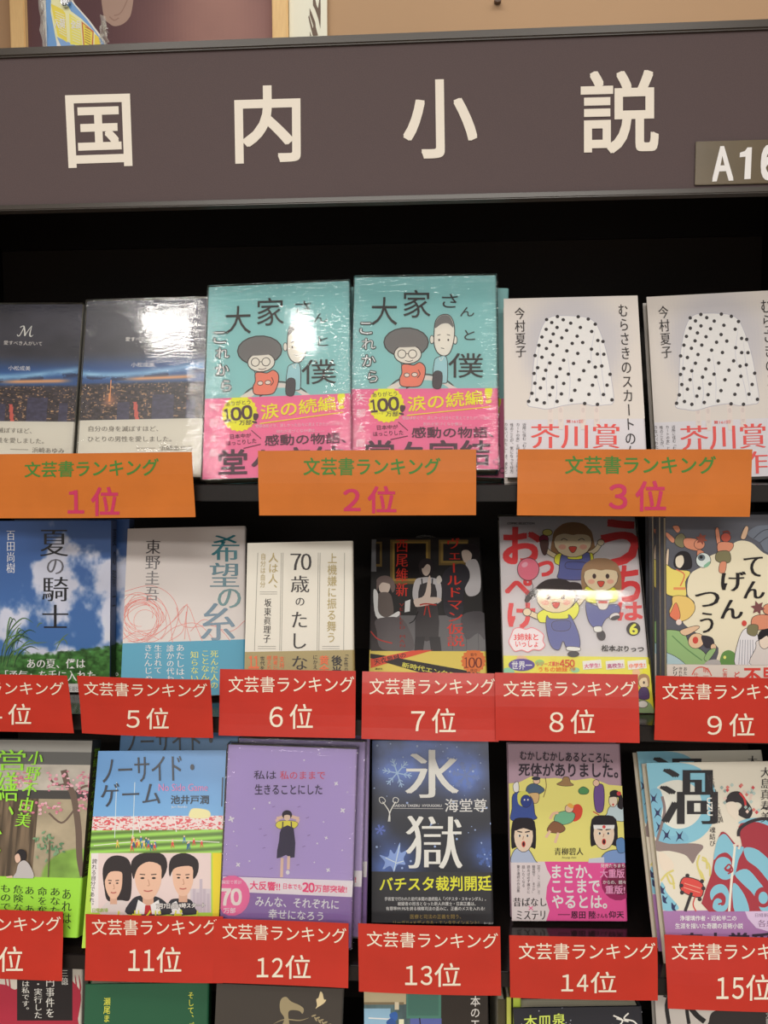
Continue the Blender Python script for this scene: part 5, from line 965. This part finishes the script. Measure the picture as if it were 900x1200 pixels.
for i, (x, cc) in enumerate(((.0615, (66, 62, 40)), (.0690, (178, 184, 84)), (.0775, (168, 186, 70)))):
    e, W, H = book(((8, 5, 8)[i], 188, x, -.001+.004*i, -.7358, 7, 0, .5), .128, cc, hard=False); finish(e, ['thin dark spine-out book right of the teal picture book', 'thin yellow-green spine-out book, the left and slimmer of two', 'thin yellow-green spine-out book against the black night book'][i], 'thin spine-out books')
e, W, H, c = low((128, 184, .1471, -.0023, -.7368, 8, 3.3, -.1), .026, (38, 40, 48), (580, 1140, 2.8125))
for i in range(30): c.ell(rr.uniform(60, 490), rr.uniform(100, 300), 2, 2, (170, 176, 190), 6)
c.txt('木皿泉', 0, 0, c=(198, 216, 96), q=[(95, 140), (232, 132), (232, 172), (95, 180)], b=.02); c.line([(390, 140), (420, 155), (405, 175), (385, 170)], 5, WHT); c.line([(440, 132), (425, 150), (455, 158), (470, 172)], 5, WHT); c.line([(400, 150), (440, 160)], 4, WHT, 0)
c.txt('さざなみのよる', 395, 180, 450, 420, WHT, v=True); c.build('cover_print', m=INKG); finish(e, 'black starry night book with light green author name, below the number 14 card')
e, W, H, c = low((128, 176, .2906, .0192, -.7358, 15.8, .7, .4), .018, (196, 190, 184), (740, 870, 3.6375))
c.line([(170, 1060), (150, 1120), (160, 1200)], 17, (34, 32, 34)); c.line([(238, 1085), (236, 1140), (245, 1200)], 15, (34, 32, 34)); c.line([(250, 1130), (280, 1165), (312, 1190)], 22, (34, 32, 34)); c.line([(135, 1078), (150, 1082)], 12, (34, 32, 34), 0); c.blob([(330, 1190), (345, 1150), (400, 1135), (500, 1130), (640, 1150), (640, 1260), (330, 1260)], (48, 42, 42)); c.txt('文藝', 572, 1150, 592, 1200, (190, 186, 180), v=True)
c.build('cover_print'); finish(e, 'off-white book with thick black brush strokes, below the number 15 card')

# ------------------------------------------------------------------ clear stands behind single books
M_CLR = clear_mat('clear_acrylic', (150, 148, 142), .45, .15)
for (px, py, Y, w, lab) in ((373, 634.5, .108, .034, 'clear round-topped stand behind the cream ruled book'), (498, 627, .205, .020, 'clear round-topped stand behind the dark illustrated book'), (857, 611, .120, .020, 'clear round-topped stand behind the folk tale books')):
    d = ray(px, py); t = (Y+DIST)/d[1]; p = CAM+t*d; zb_ = EYE+BZ[1]; h = p[2]-zb_
    st = empty('book_stand', Matrix.Translation((p[0], Y, zb_+.0005))); tag(st, lab, 'stand')
    pts = [(-w, 0), (w, 0), (w, h-.014)]+[(w*math.cos(a), h-.014+.014*math.sin(a)) for a in np.linspace(0, math.pi, 9)[1:-1]]+[(-w, h-.014)]
    mesh_obj('back_plate', prism(pts, 0, .002, axis='y'), M_CLR, st); mesh_obj('foot_plate', box(-w, w, -.03, 0, 0, .002), M_CLR, st)

# ------------------------------------------------------------------ rank cards
M_CLIP = mat('grey_clip', (92, 90, 90), .35, .5)
HDR = '文芸書ランキング'
def rank_card(n, pose, header, number, numtxt, label, hq=None):
    W, H, X, Y, Z, L, ro, ya = pose; W /= 1000; H /= 1000
    orange = n <= 3; base = (206, 122, 44)
    e = empty('rank_card', frame_matrix(X, Y, Z, L, ro, ya)); tag(e, label, 'card', 'orange rank cards' if orange else 'red rank cards')
    cr = {1: .0016, 2: -.001, 3: .0012}.get(n % 4, .0008); sgn = 1 if n % 2 else -1
    bend = lambda x, z: sgn*cr*((x/(W/2))**2-.4)+.0006*np.sin(z*90+n)
    bm = bmesh.new(); nx, nz = 14, 6; g0 = []
    for k, off in ((0, 0), (1, .0004)):
        g0.append([[bm.verts.new((-W/2+W*i/nx, float(bend(-W/2+W*i/nx, H*j/nz))+off, H*j/nz)) for i in range(nx+1)] for j in range(nz+1)])
    for k in (0, 1):
        for j in range(nz):
            for i in range(nx): bm.faces.new((g0[k][j][i], g0[k][j][i+1], g0[k][j+1][i+1], g0[k][j+1][i]))
    ring = [(0, i) for i in range(nx+1)]+[(j, nx) for j in range(1, nz+1)]+[(nz, i) for i in range(nx-1, -1, -1)]+[(j, 0) for j in range(nz-1, 0, -1)]
    for (a, b_), (a2, b2) in zip(ring, ring[1:]+ring[:1]): bm.faces.new((g0[0][a][b_], g0[0][a2][b2], g0[1][a2][b2], g0[1][a][b_]))
    mesh_obj('card_sheet', bm, CARD_O if orange else CARD_R, e)
    c = Canvas(e, W, H, (0, 0, 1), y0=-.00025, bend=bend)
    hc, nc = ((66, 122, 52), (186, 52, 92)) if orange else ((232, 214, 196), (232, 214, 196))
    b = .022 if orange else .004
    q = hq or [(header[0], header[1]), (header[2], header[1]), (header[2], header[3]), (header[0], header[3])]
    if n in (7, 14, 4): c.lim = (-W/2, W/2, 0, H)
    c.txt(HDR, 0, 0, c=hc, q=q, b=b, res=3); c.build('header_print')
    c = Canvas(e, W, H, (0, 0, 1), y0=-.00025, bend=bend)
    if n <= 9:
        c.txt(numtxt, *number, nc, b=.03 if orange else .006, res=4)
    else:
        x0, y0, x1, y1 = number; xm = x0+(x1-x0)*.50
        xh = (x0+xm)/2
        for ch, a, b_ in ((numtxt[0], x0, xh-2.5), (numtxt[1], xh+2, xm-1)): c.txt(chr(ord(ch)+0xfee0), a, y0+3.5, b_, y1-2, nc, b=.012, res=4)
        c.txt('位', xm+2, y0, x1, y1, nc, b=.006, res=4)
    c.build('number_print')
    mesh_obj('card_clip', box(W*.3, W*.3+.004, .0034, .0086, H*.35, H*.62), M_CLIP, e, .0005)
CARD_O = mat('orange_card', (190, 106, 36), .4, .45, bump=.25, scale=24, var=.06); CARD_R = mat('red_card', (178, 42, 28), .3, .5, bump=.35, scale=24, var=.06)
rank_card(1, (201, 62.7, -.3368, -.010, -.0593, -5.4, .5, 0), (29.4, 540, 186, 559.5), (80, 571, 139.5, 604), '１位', 'orange card with magenta 1, in front of the night city books', [(29.4, 541.5), (186, 537), (184.5, 557.5), (29.4, 559.5)])
rank_card(2, (205.7, 61.5, -.0712, -.010, -.0562, -1.5, .2, .3), (356, 536.5, 516, 557), (403, 570, 464, 601), '２位', 'orange card with magenta 2, in front of the teal cartoon books')
rank_card(3, (211.1, 61.6, .1752, -.010, -.0563, -2, -.2, -.4), (662.5, 534.5, 839, 555.5), (714, 564, 779.5, 598.5), '３位', 'orange card with magenta 3, in front of the skirt books')
rank_card(4, (137.3, 61.1, -.4298, -.010, -.2721, -10, .4, -.6), (-68, 799, 74.5, 815), (-14, 825, 36.8, 848.8), '４位', 'red card below the summer sky book, cut by the left photo edge')
rank_card(5, (132.6, 60.6, -.2882, -.010, -.2733, -8.2, -.5, -1.2), (98, 799, 242.6, 818), (148.7, 829.5, 198, 854), '５位', 'red card with 5 below the book of red tangled threads', [(98, 799), (242.6, 801), (242, 818), (98.5, 815)])
rank_card(6, (133.8, 64.1, -.1501, -.010, -.2715, 8.5, .1, -.1), (268, 792.5, 415, 811.5), (316, 825, 366.5, 854), '６位', 'red card with 6 below the cream book with vertical rules')
rank_card(7, (131.4, 64, -.0116, -.010, -.2720, 12, .1, -.3), (433, 795, 580, 814), (482, 830, 534, 859), '７位', 'red card with 7 below the dark illustrated book')
rank_card(8, (134.5, 63.5, .1183, -.0112, -.2700, 10.5, .1, .3), (590, 798, 744.5, 816.5), (644, 831.5, 697, 860), '８位', 'red card with 8 below the comic with three children')
rank_card(9, (130.3, 61.3, .2644, -.010, -.2676, .4, -.3, .3), (776.5, 801, 931, 820), (828.5, 835.5, 883.5, 862.5), '９位', 'red card with 9 below the folk tale books')
rank_card(10, (142.1, 69.5, -.4526, -.010, -.5279, 4.8, -.1, -.1), (-80, 1074, 71, 1092), (-33, 1109, 27.5, 1138), '10位', 'red card below the blossom book with green band, cut by the left photo edge')
rank_card(11, (139.9, 65.2, -.2868, -.0112, -.5239, 6.4, .4, 1.3), (107.6, 1077, 255, 1096), (151, 1109.5, 212.7, 1139), '11位', 'red card with 11 below the rugby field book')
rank_card(12, (135.6, 62, -.1590, -.010, -.5223, 7.4, .1, -.1), (260, 1082, 406, 1106), (301, 1119.5, 364, 1147), '12位', 'red card with 12 below the lavender books', [(261, 1081.5), (406, 1087), (406, 1106), (261, 1100)])
rank_card(13, (139.2, 66.7, -.0113, -.010, -.5254, 5, .9, -.2), (429.7, 1091, 583.6, 1111.6), (475, 1128, 539.6, 1156), '13位', 'red card with 13 below the dark snowflake book', [(429.7, 1091), (583.6, 1093.5), (583, 1112), (430, 1109)])
rank_card(14, (140.9, 61.2, .1374, -.010, -.5244, 3.1, 1.1, .4), (608, 1105, 768, 1124), (658, 1138, 722, 1163.5), '14位', 'red card with 14 below the yellow and mauve folk figures book')
rank_card(15, (133.8, 66.2, .2840, -.010, -.5293, 14, .4, .3), (787.5, 1105.5, 945, 1125), (839.5, 1141.5, 904, 1172), '15位', 'red card with 15 below the whirlpool books')
